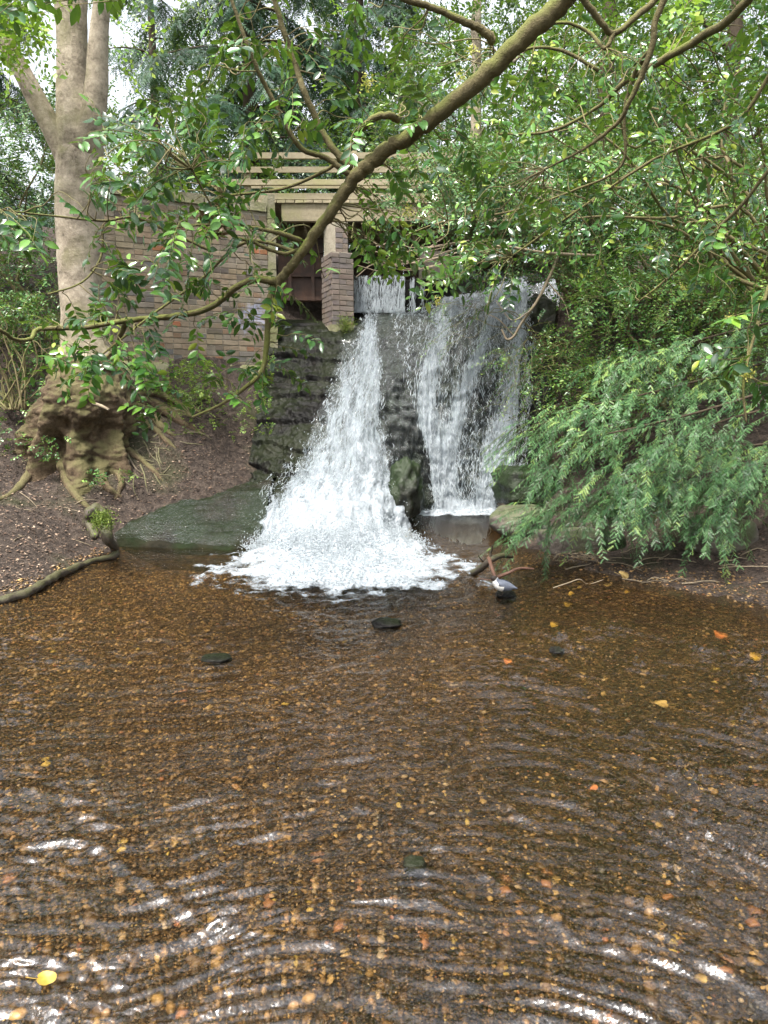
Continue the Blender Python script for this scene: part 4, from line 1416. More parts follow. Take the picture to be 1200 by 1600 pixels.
for line, r in root_lines:
    P = [ground_hit(a, b, 7.0, 10.5) + [0, 0, r * (.25 - .22 * k)] for k, (a, b) in enumerate(line)]
    core_p = pt(130, line[0][1] - 20, 8.45)
    P = [P[0] * .45 + core_p * .55, P[0]] + P[1:]
    P = smooth_path(P, 8)
    mb = MB()
    mb.tube(P, np.linspace(r * 1.6, r * .35, len(P)), 12, rough=.6, freq=5)
    mb.build('root', M['burr'], beech)
for k in range(34):
    a, b = random.uniform(185, 250), random.uniform(690, 745)
    if k > 24:
        a, b = random.uniform(225, 300), random.uniform(640, 700)
    ln, an = random.uniform(18, 48), random.uniform(-.3, 1.5)
    pp = [(a, b)]
    for s in range(3):
        an += random.uniform(-.5, .5)
        pp.append((pp[-1][0] + math.cos(an) * ln / 3, pp[-1][1] + math.sin(an) * ln / 3))
    r = random.uniform(.008, .016)
    P = smooth_path([ground_hit(x_, y_, 6.5, 10.5) + [0, 0, r * .7] for x_, y_ in pp], 5)
    mb = MB()
    mb.tube(P, np.linspace(r, r * .35, len(P)), 6, rough=.2, freq=10)
    mb.build('root', M['root'], beech)
# leaves of the beech: fresh green, mostly above the picture
lm, sm_ = MB(), MB()
cb = cloud(150, -40, 62, -40, 85, 7.2, 8.0, thr=-.1, seed=2)
sprays(lm, sm_, cb, rnd(150) + [.3, -.3, -.2], RNG.uniform(.2, .45, 150), 9, LEAF2_V, LEAF2_3, .07, droop=.4, tint=RNG.uniform(.4, 1, 150), flat=.7, width=1.3)
top = np.stack([RNG.normal(-4.0, 1.9, 700), RNG.normal(8.2, 1.7, 700), RNG.uniform(6.6, 10.5, 700)], -1)
sprays(lm, sm_, top, rnd(700) + [0, 0, -.1], RNG.uniform(.4, .9, 700), 12, LEAF2_V, LEAF2_3, .08, droop=.3, flat=.7, width=1.2)
lm.build('crown', M['spring'], beech, kind='stuff')
sm_.build('twigs', M['twig'], beech, kind='stuff')
# bramble and ivy about the burr
mb, sb = MB(), MB()
for (a, b, Yd, n_, sp) in ((70, 700, 8.0, 26, 12), (150, 745, 7.95, 22, 9), (20, 690, 8.2, 60, 26), (195, 740, 8.1, 10, 8)):
    cb = pt(a, b, Yd) + rnd(n_) * np.array([sp, 8, sp]) * .0066
    sprays(mb, sb, cb, rnd(n_) + [0, -.7, .5], .10, 6, LEAF2_V, LEAF2_3, .035, droop=.3, width=1.5)
mb.build('leaves', M['shrub'], ivy := thing('ivy', 'small ivy sprigs growing at the foot of the beech burr', 'ivy', pt(70, 720, 8.0)), kind='stuff')
sb.build('stems', M['twig'], ivy, kind='stuff')
# dead stub on the burr
mb = MB()
mb.tube(smooth_path([pt(146, 630, 7.95), pt(158, 634, 7.75), pt(170, 640, 7.7)], 4), [.02, .018, .018, .017, .017, .017, .016, .015, .015], 8, rough=.2)
mb.build('stub', M['stick'], beech)

# ------------------------------------------------------------------ root lying along the water edge
pp = [ptz(150, 838, .26), ptz(140, 818, .36), ptz(141, 803, .46), ptz(155, 800, .47), ptz(164, 818, .36), ptz(168, 842, .22), ptz(180, 858, .08), ptz(178, 868, .03), ptz(140, 878, .02), ptz(108, 892, .02), ptz(80, 904, .03), ptz(60, 916, .03), ptz(40, 928, .02), ptz(0, 939, .02), ptz(-60, 948, .03), ptz(-140, 960, .02)]
rr = [.05, .075, .09, .095, .085, .07, .05, .042, .035, .04, .045, .04, .045, .04, .045, .03]
P = smooth_path(np.c_[np.array(pp), np.array(rr)], 8)
mb = MB()
P[:, :3] += .02 * np.stack([fbm(P[:, :3] * 5 + k, 3) for k in (0, 9, 18)], -1)
mb.tube(P[:, :3], P[:, 3] * .8, 20, rough=.75, freq=9)
rt = thing('fallen_root', 'long dark twisted root edging the pool with a mossy hooked end', 'root', ptz(108, 892, 0))
mb.build('root_stem', M['wetroot'], rt)
mb = MB()
n_ = 1100
mp = pt(160, 812, 6.75) + rnd(n_) * np.array([.05, .05, .05])
md = nrm(rnd(n_) + [0, -.4, .8])
ml = RNG.uniform(.015, .035, (n_, 1))
ms_ = nrm(np.cross(md, rnd(n_)))
mb.inst([[0, -.2, 0], [0, .2, 0], [1, 0, 0]], [[0, 1, 2]], None, mp, md * ml, ms_ * ml, md * ml, RNG.random(n_))
mb.build('moss', M['moss'], rt, kind='stuff')

# ------------------------------------------------------------------ holly tree: trunk beyond the right of the picture, bough across it
HB = np.array([3.35, 3.2, .05])
holly = thing('holly_tree', 'holly with a long mossy bough slanting across in front of the bridge', 'tree', HB)
mb = MB()
P = smooth_path([HB + [0, 0, -.2], HB + [.02, 0, .7], HB + [-.05, .05, 1.8], HB + [-.12, .1, 3.0], HB + [-.2, .2, 4.2], HB + [-.1, .3, 5.6], HB + [-.2, .3, 7.0]], 8)
mb.tube(P, np.linspace(.16, .05, len(P)), 16, rough=.15, freq=4)
mb.build('trunk', M['hollybark'], holly)
HV = []     # branch vertices that twigs may grow from
bough = [np.r_[HB + [-.2, .2, 4.1], .085], np.r_[HB + [-1.0, .3, 4.15], .07]]


def bp(px_, py_, Y_, rpx):
    return np.r_[pt(px_, py_, Y_), rpx * Y_ / F]


def branch(pts_, name='branch', seg=10, tips=True, mat='hollybark', n=7, rough=.14):
    P = smooth_path(np.array(pts_), n)
    P[:, 3] *= .86
    P[:, :3] += RNG.normal(size=(len(P), 3)) * P[:, 3:4] * .10
    m_ = MB()
    m_.tube(P[:, :3], np.maximum(P[:, 3], .0015), seg, rough=rough, freq=9)
    m_.build(name, M[mat], holly)
    if tips:
        HV.append(P[2:, :3])


branch(bough + [bp(940, -45, 3.6, 17), bp(880, 4, 3.65, 16.5), bp(800, 76, 3.75, 15.5), bp(720, 150, 3.85, 14), bp(650, 205, 3.95, 13), bp(600, 238, 4.0, 12.5), bp(556, 275, 4.05, 12),
                bp(522, 325, 4.1, 10), bp(482, 380, 4.15, 9), bp(448, 425, 4.2, 8), bp(427, 447, 4.22, 7.5)], 'bough', 14, n=9)
branch([bp(432, 440, 4.2, 7), bp(400, 437, 4.22, 6.5), bp(368, 450, 4.25, 6), bp(325, 482, 4.3, 5.5), bp(268, 495, 4.35, 5), bp(200, 500, 4.35, 4.6), bp(130, 512, 4.3, 4.2), bp(62, 514, 4.2, 4), bp(48, 530, 4.1, 3.6), bp(22, 530, 4.0, 3.4), bp(0, 516, 3.9, 3.2), bp(-50, 500, 3.8, 2.8)])
branch([bp(428, 445, 4.22, 7), bp(420, 480, 4.2, 6), bp(417, 530, 4.18, 5.2), bp(410, 578, 4.15, 4.4), bp(380, 608, 4.1, 3.6), bp(345, 632, 4.05, 3), bp(300, 652, 4.0, 2.2)])
branch([bp(545, 272, 4.04, 5.5), bp(510, 247, 4.0, 5), bp(474, 234, 3.95, 4.8), bp(450, 202, 3.9, 4.4), bp(420, 143, 3.85, 4), bp(400, 103, 3.8, 3.6), bp(372, 30, 3.75, 3.2), bp(350, -40, 3.7, 2.5)])
branch([bp(548, 262, 4.05, 6.5), bp(525, 238, 4.05, 6), bp(500, 200, 4.05, 5.8), bp(476, 145, 4.0, 5.4), bp(462, 102, 4.0, 5), bp(440, 40, 3.95, 4.6), bp(424, -20, 3.9, 4)])
branch([bp(622, 186, 3.95, 6.5), bp(605, 180, 3.9, 6), bp(585, 184, 3.9, 5.6), bp(565, 202, 3.95, 5), bp(556, 222, 4.0, 4.4), bp(535, 245, 4.05, 3.6), bp(505, 268, 4.1, 3), bp(440, 295, 4.2, 2.6), bp(350, 306, 4.3, 2)])
branch([bp(772, 64, 3.78, 7.5), bp(748, 44, 3.75, 6.8), bp(717, 30, 3.72, 6.2), bp(677, 12, 3.7, 5.8), bp(632, -2, 3.65, 5), bp(560, -40, 3.6, 4)])
branch([bp(470, 376, 4.15, 5), bp(440, 365, 4.1, 4.4), bp(402, 357, 4.05, 3.6), bp(350, 352, 4.0, 2.8), bp(290, 352, 4.0, 2)])
branch([bp(474, 388, 4.15, 4), bp(440, 396, 4.2, 3.4), bp(395, 378, 4.15, 3), bp(360, 366, 4.1, 2.4), bp(335, 330, 4.0, 2), bp(300, 265, 3.9, 1.6)])
branch([bp(470, 395, 4.2, 3.4), bp(385, 378, 4.3, 2.8), bp(310, 440, 4.35, 2.4), bp(240, 490, 4.3, 2), bp(140, 570, 4.2, 1.5)])
branch([bp(330, 392, 4.2, 2.6), bp(270, 365, 4.1, 2.4), bp(210, 340, 4.0, 2.2), bp(160, 345, 3.9, 2), bp(60, 335, 3.7, 1.7), bp(-20, 325, 3.5, 1.4)])
branch([bp(160, 352, 3.9, 2), bp(158, 400, 3.9, 1.8), bp(130, 440, 3.85, 1.6), bp(75, 460, 3.8, 1.4)])
branch([bp(200, 500, 4.35, 5), bp(190, 520, 4.4, 4.6), bp(180, 545, 4.5, 4), bp(165, 560, 4.55, 3.4)])
# the lighter limbs at the upper right
branch([np.r_[HB + [-.2, .2, 4.4], .05], bp(1290, -190, 3.9, 9), bp(1168, 0, 4.3, 7.5), bp(1100, 56, 4.6, 7), bp(1034, 94, 4.8, 6), bp(978, 127, 5.0, 4.5), bp(930, 170, 5.2, 3), bp(860, 205, 5.3, 2.4), bp(780, 210, 5.4, 2)])
branch([np.r_[HB + [-.2, .2, 4.3], .04], bp(1150, -160, 3.5, 7.5), bp(1037, 0, 3.6, 5.5), bp(1018, 75, 3.65, 5.2), bp(1000, 124, 3.7, 4.8), bp(980, 165, 3.75, 4.2), bp(965, 192, 3.8, 3.6), bp(910, 234, 3.9, 2.4), bp(850, 265, 4.0, 1.6)])
branch([bp(1060, -30, 4.4, 6), bp(1000, 20, 4.4, 5.5), bp(958, 52, 4.4, 5), bp(930, 22, 4.35, 5.5), bp(905, -10, 4.3, 5)])
branch([bp(958, 52, 4.4, 4.5), bp(945, 75, 4.4, 3.5), bp(920, 50, 4.5, 3), bp(880, 35, 4.5, 2.6), bp(840, 45, 4.6, 2)])
branch([bp(1020, 70, 4.6, 4.5), bp(990, 120, 4.8, 4), bp(975, 180, 4.9, 3), bp(970, 260, 5.0, 2.4), bp(890, 300, 5.2, 2), bp(800, 330, 5.3, 1.6), bp(700, 345, 5.4, 1.3)])
branch([bp(935, 110, 5.0, 3.2), bp(880, 80, 5.0, 2.8), bp(830, 75, 5.0, 2.2), bp(790, 95, 5.0, 1.8)])
branch([np.r_[HB + [-.1, .1, 2.0], .035], bp(1290, 330, 3.2, 5), bp(1215, 420, 3.1, 3.6), bp(1180, 520, 3.05, 2.8), bp(1162, 600, 3.0, 2.4), bp(1166, 660, 3.0, 2)])
branch([np.r_[HB + [-.1, .1, 2.4], .03], bp(1280, 230, 3.9, 4.5), bp(1150, 330, 4.2, 3), bp(1060, 420, 4.4, 2.2), bp(1000, 470, 4.5, 1.6)])
branch([np.r_[HB + [-.1, .1, 3.0], .03], bp(1280, 60, 4.2, 4.5), bp(1150, 190, 4.5, 3), bp(1020, 250, 4.8, 2.4), bp(900, 330, 5.0, 2), bp(800, 400, 5.2, 1.5)])
HVs = np.concatenate(HV)

LP, LX, LY, LZ, LT = [], [], [], [], []


class Collect:
    def inst(self, tv, t3, t4, pos, X, Yv, Z, tint):
        LP.append(pos), LX.append(X), LY.append(Yv), LZ.append(Z), LT.append(tint)


coll = Collect()
twg = MB()
regions = [((50, 340), (420, 600), (3.9, 4.7), 34), ((140, 420), (150, 430), (3.5, 4.6), 82), ((390, 480), (360, 600), (4.0, 4.4), 18), ((290, 570), (0, 250), (3.6, 4.4), 46),
           ((560, 780), (40, 420), (3.8, 5.2), 56), ((720, 1190), (110, 450), (3.9, 5.4), 90), ((-10, 130), (-10, 20), (3.1, 3.5), 7), ((-10, 60), (320, 370), (3.3, 3.6), 6),
           ((1120, 1200), (470, 690), (2.95, 3.2), 8), ((200, 400), (560, 670), (3.9, 4.3), 16), ((60, 240), (520, 590), (3.9, 4.3), 13), ((480, 760), (370, 430), (4.2, 5.2), 18),
           ((90, 180), (200, 330), (3.2, 3.7), 7), ((900, 1200), (0, 160), (4.2, 5.4), 26), ((660, 800), (430, 500), (4.6, 5.2), 8)]
for (xr, yr, dr, n_) in regions:
    for k in range(n_):
        tip = pt(random.uniform(*xr), random.uniform(*yr), random.uniform(*dr))
        dist_ = np.linalg.norm(HVs - tip, axis=1) + .25 * np.maximum(tip[2] - HVs[:, 2], 0)
        b_ = HVs[int(np.argmin(dist_))]
        Lb = np.linalg.norm(tip - b_)
        if Lb < .06:
            tip = tip + rnd(1)[0] * .15
            Lb = np.linalg.norm(tip - b_)
        P = stem_path(b_, tip, sag=-.06, n=5, jit=.05)
        ext = nrm(P[-1] - P[-3]) * .10 + np.array([0, -.01, -.03])
        P = np.vstack([P, P[-1] + ext])
        r0 = min(.0065, .0022 + Lb * .004)
        twg.tube(P, np.linspace(r0, .0012, len(P)), 5)
        nl = random.randint(6, 12)
        seg_ = P[max(0, len(P) - 7):]
        d_ = nrm(seg_[-1] - seg_[0])[None]
        sprays(coll, None, seg_[:1], d_, np.linalg.norm(seg_[-1] - seg_[0]) * 1.0, nl, HOL_V, HOL_3, .068, droop=.05, t0=.05, flat=.55, tint=np.array([random.random() * .85]), sweep=.55, tspread=.16, hang=.25)
        if random.random() < .35:
            j = len(P) // 2
            d2_ = nrm(rnd(1) + nrm(P[-1] - P[0]))
            e_ = P[j] + d2_[0] * random.uniform(.1, .22)
            twg.tube(np.array([P[j], (P[j] + e_) / 2 + rnd(1)[0] * .01, e_]), [.002, .0016, .001], 4)
            sprays(coll, None, P[j][None], d2_, np.linalg.norm(e_ - P[j]), random.randint(4, 7), HOL_V, HOL_3, .062, droop=.05, t0=.35, flat=.5, tint=np.array([random.random() * .9]), sweep=.5, hang=.25)
twg.build('twigs', M['twig'], holly, kind='stuff')
LP, LX, LY, LZ, LT = (np.concatenate(k) for k in (LP, LX, LY, LZ, LT))
dep = LP @ np.array([0, math.cos(PITCH), -math.sin(PITCH)]) + EYE[2] * math.sin(PITCH)
sxp = 600 + LP[:, 0] / dep * F
score = np.linalg.norm(LX, axis=1) / dep * ((sxp > 0) & (sxp < 1200))
order = np.argsort(-score)
lmesh = []
for tv_ in (.1, .3, .45, .6, .78, .92):
    m_ = MB()
    m_.add(HOL_V, HOL_3, HOL_4, tv_)
    lmesh.append((tv_, m_.mesh('leaf', M['holly'])))
for i in order[:300]:
    me_ = min(lmesh, key=lambda q: abs(q[0] - LT[i]))[1]
    o = bpy.data.objects.new('leaf', me_)
    COL.objects.link(o)
    o.parent = holly
    o.matrix_basis = Matrix(((LX[i][0], LY[i][0], LZ[i][0], LP[i][0] - HB[0]), (LX[i][1], LY[i][1], LZ[i][1], LP[i][1] - HB[1]), (LX[i][2], LY[i][2], LZ[i][2], LP[i][2] - HB[2]), (0, 0, 0, 1)))
r_ = order[300:]
mb = MB()
mb.inst(HOL_V, HOL_3, HOL_4, LP[r_], LX[r_], LY[r_], LZ[r_], LT[r_])
# crown out of sight above
top = HB + np.stack([RNG.normal(-.2, 1.1, 500), RNG.normal(.2, 1.0, 500), RNG.uniform(3.6, 7.2, 500)], -1)
top = top[(np.abs(top[:, 0] / np.maximum(top[:, 1], .5)) > .62) | (top[:, 2] > 1.7 + top[:, 1] * .62)]
sprays(mb, None, top, rnd(len(top)) + [0, 0, .1], .35, 10, HOL_V, HOL_3, .075, t4=HOL_4, flat=.5)
mb.build('foliage', M['holly'], holly, kind='stuff')
# yellow-green flower clusters
for (a, b, Yd, s_) in ((1169, 585, 2.98, .028), (1142, 497, 3.1, .02), (866, 1e9, 0, 0), (684, 470, 4.7, .03), (720, 120, 4.2, .03), (735, 78, 4.2, .035), (575, 130, 4.1, .04), (640, 331, 4.3, .04), (1066, 448, 4.3, .02)):
    if s_ == 0:
        continue
    n_ = 46
    mb = MB()
    cpos = pt(a, b, Yd) + rnd(n_) * s_ * .55
    X_ = nrm(rnd(n_)) * RNG.uniform(.3, .7, (n_, 1)) * s_
    Y_ = nrm(np.cross(X_, rnd(n_))) * s_ * .6
    mb.inst(LEAF2_V, LEAF2_3, None, cpos, X_, Y_, nrm(np.cross(X_, Y_)) * s_, RNG.random(n_))
    mb.build('flower_cluster', M['flower'], holly, kind='stuff')
# a clot of brown dead leaves caught in the twigs
n_ = 220
mb = MB()
cpos = pt(336, 350, 4.25) + np.clip(rnd(n_), -1.6, 1.6) * np.array([.04, .035, .045])
X_ = nrm(rnd(n_)) * RNG.uniform(.03, .06, (n_, 1))
Y_ = nrm(np.cross(X_, rnd(n_))) * .045
mb.inst(LEAF2_V, LEAF2_3, None, cpos, X_, Y_, nrm(np.cross(X_, Y_)) * .05, RNG.random(n_))
tag(mb.build('dead_leaf_clump', M['deadleaf']), 'clump of brown dead leaves caught in the holly twigs before the wall', 'dead leaves')


# ------------------------------------------------------------------ shrubs and trees
def shrub(name, label, cat, base, clouds, leafmat, barkmat='twig', stems=6, stem_r=.03, group=None, leafname='foliage'):
    """clouds: (n, px0, px1, py0, py1, y0, y1, thr, dir, L, nleaf, template, size, droop, extra)"""
    t_ = thing(name, label, cat, base, group)
    lm_, sm2 = MB(), MB()
    allp = []
    for (n_, a0, a1, b0, b1, y0, y1, thr, dr, L_, nl, tv, t3, sz_, dp, ex_) in clouds:
        cb_ = cloud(n_, a0, a1, b0, b1, y0, y1, thr, ex_.pop('freq', 1.4), random.randint(0, 99))
        d_ = np.asarray(dr)[None] + rnd(n_, ex_.pop('spread', .6))
        sprays(lm_, sm2, cb_, d_, L_ * RNG.uniform(.6, 1.3, n_), nl, tv, t3, sz_, droop=dp, **ex_)
        allp.append(cb_)
    lm_.build(leafname, M[leafmat], t_, kind='stuff')
    sm2.build('twigs', M[barkmat], t_, kind='stuff')
    allp = np.concatenate(allp)
    for k in range(stems):
        e_ = allp[int(RNG.integers(len(allp)))]
        P = stem_path(np.asarray(base) + rnd(1)[0] * np.array([.1, .1, 0]), e_, sag=-.08, n=6, jit=.05)
        m_ = MB()
        m_.tube(P, np.linspace(stem_r, stem_r * .2, len(P)), 7, rough=.15)
        m_.build('stem', M[barkmat], t_)
    return t_


# yew over the right bank
yb = pt(1215, 700, 7.7)
yew = thing('yew_tree', 'blue-green yew with drooping feathery sprays hanging over the right bank', 'yew', yb)
ylm, ysm = MB(), MB()
layers = [([(1230, 560, 7.6), (1100, 590, 7.2), (980, 620, 6.9), (890, 645, 6.8), (800, 690, 6.9)], 90, .42), ([(1230, 600, 7.2), (1100, 640, 6.7), (980, 670, 6.5), (900, 700, 6.5), (840, 735, 6.5)], 70, .42),
          ([(1230, 690, 7.2), (1100, 720, 6.8), (980, 745, 6.5), (900, 775, 6.4), (815, 815, 6.5)], 105, .40), ([(1200, 720, 6.8), (1100, 740, 6.5), (1030, 770, 6.3), (980, 800, 6.2)], 70, .40),
          ([(1230, 740, 6.6), (1170, 765, 6.3), (1130, 790, 6.15), (1110, 825, 6.05)], 38, .36), ([(1260, 500, 7.6), (1130, 520, 7.4), (1020, 545, 7.2), (930, 580, 7.1)], 60, .42),
          ([(1260, 680, 6.5), (1200, 700, 6.3), (1150, 730, 6.2)], 34, .36), ([(1250, 640, 6.9), (1130, 670, 6.5), (1040, 700, 6.3), (950, 740, 6.2)], 70, .42)]
for line, n_, L_ in layers:
    P = smooth_path([pt(*k) + rnd(1)[0] * .05 for k in line], 10)
    m_ = MB()
    m_.tube(np.vstack([stem_path(yb, P[0], n=4)[:-1], P]), np.linspace(.02, .002, len(P) + len(stem_path(yb, P[0], n=4)) - 1), 6, rough=.1)
    m_.build('branch', M['darkbark'], yew)
    k = np.clip((RNG.random(n_) ** .8 * (len(P) - 1)).astype(int), 0, len(P) - 2)
    tg = nrm(P[k + 1] - P[k])
    cb_ = P[k] + rnd(n_) * np.array([.05, .10, .05])
    n_ = int(n_ * 1.5)
    k = np.clip((RNG.random(n_) ** .8 * (len(P) - 1)).astype(int), 0, len(P) - 2)
    tg = nrm(P[k + 1] - P[k])
    cb_ = P[k] + rnd(n_) * np.array([.06, .14, .07])
    d_ = nrm(tg * .7 + np.stack([RNG.normal(-.05, .5, n_), RNG.normal(-.35, .4, n_), RNG.normal(-.22, .3, n_)], -1))
    sprays(ylm, ysm, cb_, d_, L_ * RNG.uniform(.6, 1.3, n_), 26, YEW_V, YEW_F, .056, droop=.26, t0=.08, flat=.75, tint=np.clip(RNG.normal(.48, .3, n_), 0, 1), sweep=.9, tspread=.18, hang=.38)
    dk = RNG.integers(0, len(P) - 1, 9)
    for j_ in dk:
        e2 = P[j_] + nrm(np.array([random.gauss(-.3, .5), random.gauss(-.4, .3), random.gauss(-.5, .3)])) * random.uniform(.2, .45)
        ysm.tube(stem_path(P[j_], e2, n=4, jit=.08), np.linspace(.004, .0015, 13), 4)
ylm.build('needle_sprays', M['yew'], yew, kind='stuff')
ysm.build('twigs', M['darkbark'], yew, kind='stuff')

S = (LEAF2_V, LEAF2_3)
b_ = pt(1215, 470, 8.4)
H4 = {'t4': HOL_4}
shrub('holly_bush', 'dense glossy holly bush overhanging the right fall from the right edge', 'shrub', b_, [
    (300, 790, 1260, 40, 250, 6.4, 8.4, -.02, (-.4, -.5, -.05), .36, 9, HOL_V, HOL_3, .072, .25, {'flat': .6, 't4': HOL_4, 'hang': .2}),
    (190, 700, 1230, 230, 400, 6.6, 8.6, .0, (-.5, -.5, -.1), .36, 9, HOL_V, HOL_3, .068, .3, {'flat': .6, 't4': HOL_4, 'hang': .2})], 'holly', stems=16, stem_r=.028)
b_ = pt(1010, 640, 9.0)
shrub('leafy_shrub', 'pale green small-leaved shrub above the yew on the right bank', 'shrub', b_, [
    (760, 900, 1260, 430, 610, 7.5, 9.3, -.12, (-.35, -.5, .15), .42, 16, *S, .05, .25, {'flat': .75, 'tint': RNG.uniform(.35, 1, 760)}),
    (300, 860, 1000, 570, 690, 8.0, 9.0, -.05, (-.4, -.5, .1), .36, 14, *S, .045, .3, {'flat': .75})], 'shrub', stems=9)
b_ = pt(1130, 520, 9.6)
shrub('leafy_shrub', 'tall loose dark-stemmed shrub filling the right edge above the pale shrub', 'shrub', b_, [
    (1300, 900, 1280, 230, 450, 8.6, 11.0, -.08, (-.25, -.5, .2), .45, 14, *S, .058, .25, {'flat': .65})], 'blueshrub', stems=10)
b_ = pt(1080, 500, 11.2)
shrub('leafy_shrub', 'dense dark green undergrowth on the slope behind the pale shrub', 'shrub', b_, [
    (900, 930, 1290, 345, 520, 9.4, 11.4, -.2, (-.25, -.5, .2), .45, 14, *S, .065, .25, {'flat': .65, 'tint': RNG.random(900) * .7})], 'shrub', stems=8)
b_ = pt(30, 560, 9.9)
shrub('leafy_shrub', 'dark leafy undergrowth on the bank behind the burr', 'shrub', b_, [
    (420, -120, 110, 470, 640, 9.2, 10.0, -.2, (.1, -.5, .2), .36, 13, *S, .055, .25, {'flat': .65, 'tint': RNG.random(420) * .6})], 'shrub', stems=10, stem_r=.015)
b_ = pt(900, 470, 10.6)
shrub('leafy_shrub', 'bluish evergreen shrub hanging over the right half of the bridge', 'shrub', b_, [
    (900, 690, 960, 220, 350, 8.8, 10.4, -.12, (-.5, -.4, .0), .42, 14, *S, .056, .25, {'flat': .65}),
    (330, 620, 780, 235, 335, 9.4, 10.6, -.05, (-.5, -.4, .0), .42, 13, *S, .056, .25, {'flat': .65}),
    (240, 720, 960, 340, 440, 9.0, 10.2, .02, (-.4, -.4, -.2), .40, 13, *S, .052, .3, {'flat': .65})], 'blueshrub', stems=9)
b_ = pt(872, 540, 9.7)
shrub('trailing_shrub', 'thin trailing twigs with tiny leaves over the right fall', 'shrub', b_, [
    (75, 680, 850, 470, 610, 9.0, 9.5, .02, (-.6, -.3, -.2), .40, 13, *S, .03, .35, {'flat': .5}),
    (40, 790, 880, 540, 680, 8.9, 9.3, .0, (-.5, -.4, -.3), .40, 13, *S, .034, .4, {'flat': .5})], 'shrub', stems=12, stem_r=.009)
b_ = pt(850, 560, 9.4)
shrub('leafy_shrub', 'low green shrub on the bare soil beside the right fall', 'shrub', b_, [
    (170, 840, 960, 500, 660, 8.8, 9.4, -.1, (-.3, -.5, .2), .32, 13, *S, .04, .25, {'flat': .65})], 'shrub', stems=5, stem_r=.012)
b_ = pt(20, 560, 10.4)
shrub('leafy_shrub', 'bluish small-leaved bush behind the beech at the left edge', 'shrub', b_, [
    (900, -120, 96, 165, 520, 9.6, 11.0, -.12, (.2, -.5, .2), .42, 14, *S, .055, .25, {'flat': .65})], 'blueshrub', stems=8)
b_ = pt(20, 640, 8.6)
shrub('leafy_shrub', 'straggly green shrub with tangled bare stems left of the burr', 'shrub', b_, [
    (220, -80, 100, 450, 640, 8.6, 9.4, -.05, (.1, -.5, .1), .32, 12, *S, .045, .3, {'flat': .6})], 'shrub', stems=26, stem_r=.012)
b_ = pt(300, 620, 9.3)
shrub('bank_herbs', 'bright green low plants at the foot of the brick wall', 'plant', b_, [
    (190, 225, 330, 565, 640, 8.8, 9.5, -.1, (0, -.5, .5), .14, 7, *S, .04, .2, {'flat': .7, 'width': 1.3}),
    (230, 270, 425, 600, 680, 8.7, 9.6, -.02, (0, -.4, .6), .10, 7, *S, .03, .2, {'flat': .7, 'width': 1.3}),
    (45, 408, 428, 555, 600, 9.7, 9.9, -.1, (0, -.6, .3), .08, 6, *S, .03, .2, {'flat': .7, 'width': 1.3})], 'herb', stems=2, stem_r=.004)


def tree(name, label, base, height, r_tr, clouds, leafmat, limbs=12, bark='darkbark', cat='tree', lean=(0, 0)):
    t_ = thing(name, label, cat, base)
    base = np.asarray(base, float)
    P = smooth_path([base + [0, 0, -.4], base + [lean[0] * .3, lean[1] * .3, height * .35], base + [lean[0] * .6, lean[1] * .6, height * .7], base + [lean[0], lean[1], height]], 8)
    m_ = MB()
    m_.tube(P, np.linspace(r_tr, r_tr * .25, len(P)), 14, rough=.12, freq=3)
    m_.build('trunk', M[bark], t_)
    lm_, sm2 = MB(), MB()
    allp = []
    for (cb_, d_, L_, nl, tv, t3, sz_, dp, ex_) in clouds:
        sprays(lm_, sm2, cb_, d_, L_, nl, tv, t3, sz_, droop=dp, **ex_)
        allp.append(cb_)
    allp = np.concatenate(allp)
    for k in range(limbs):
        e_ = allp[int(RNG.integers(len(allp)))]
        j = min(len(P) - 1, int(len(P) * np.clip((e_[2] - base[2]) / height - .12, .15, .95)))
        Q_ = stem_path(P[j], e_, sag=-.05, n=5, jit=.05)
        m_ = MB()
        m_.tube(Q_, np.linspace(r_tr * .35, .008, len(Q_)), 6)
        m_.build('limb', M[bark], t_)
    lm_.build('crown', M[leafmat], t_, kind='stuff')
    sm2.build('twigs', M[bark], t_, kind='stuff')
    return t_


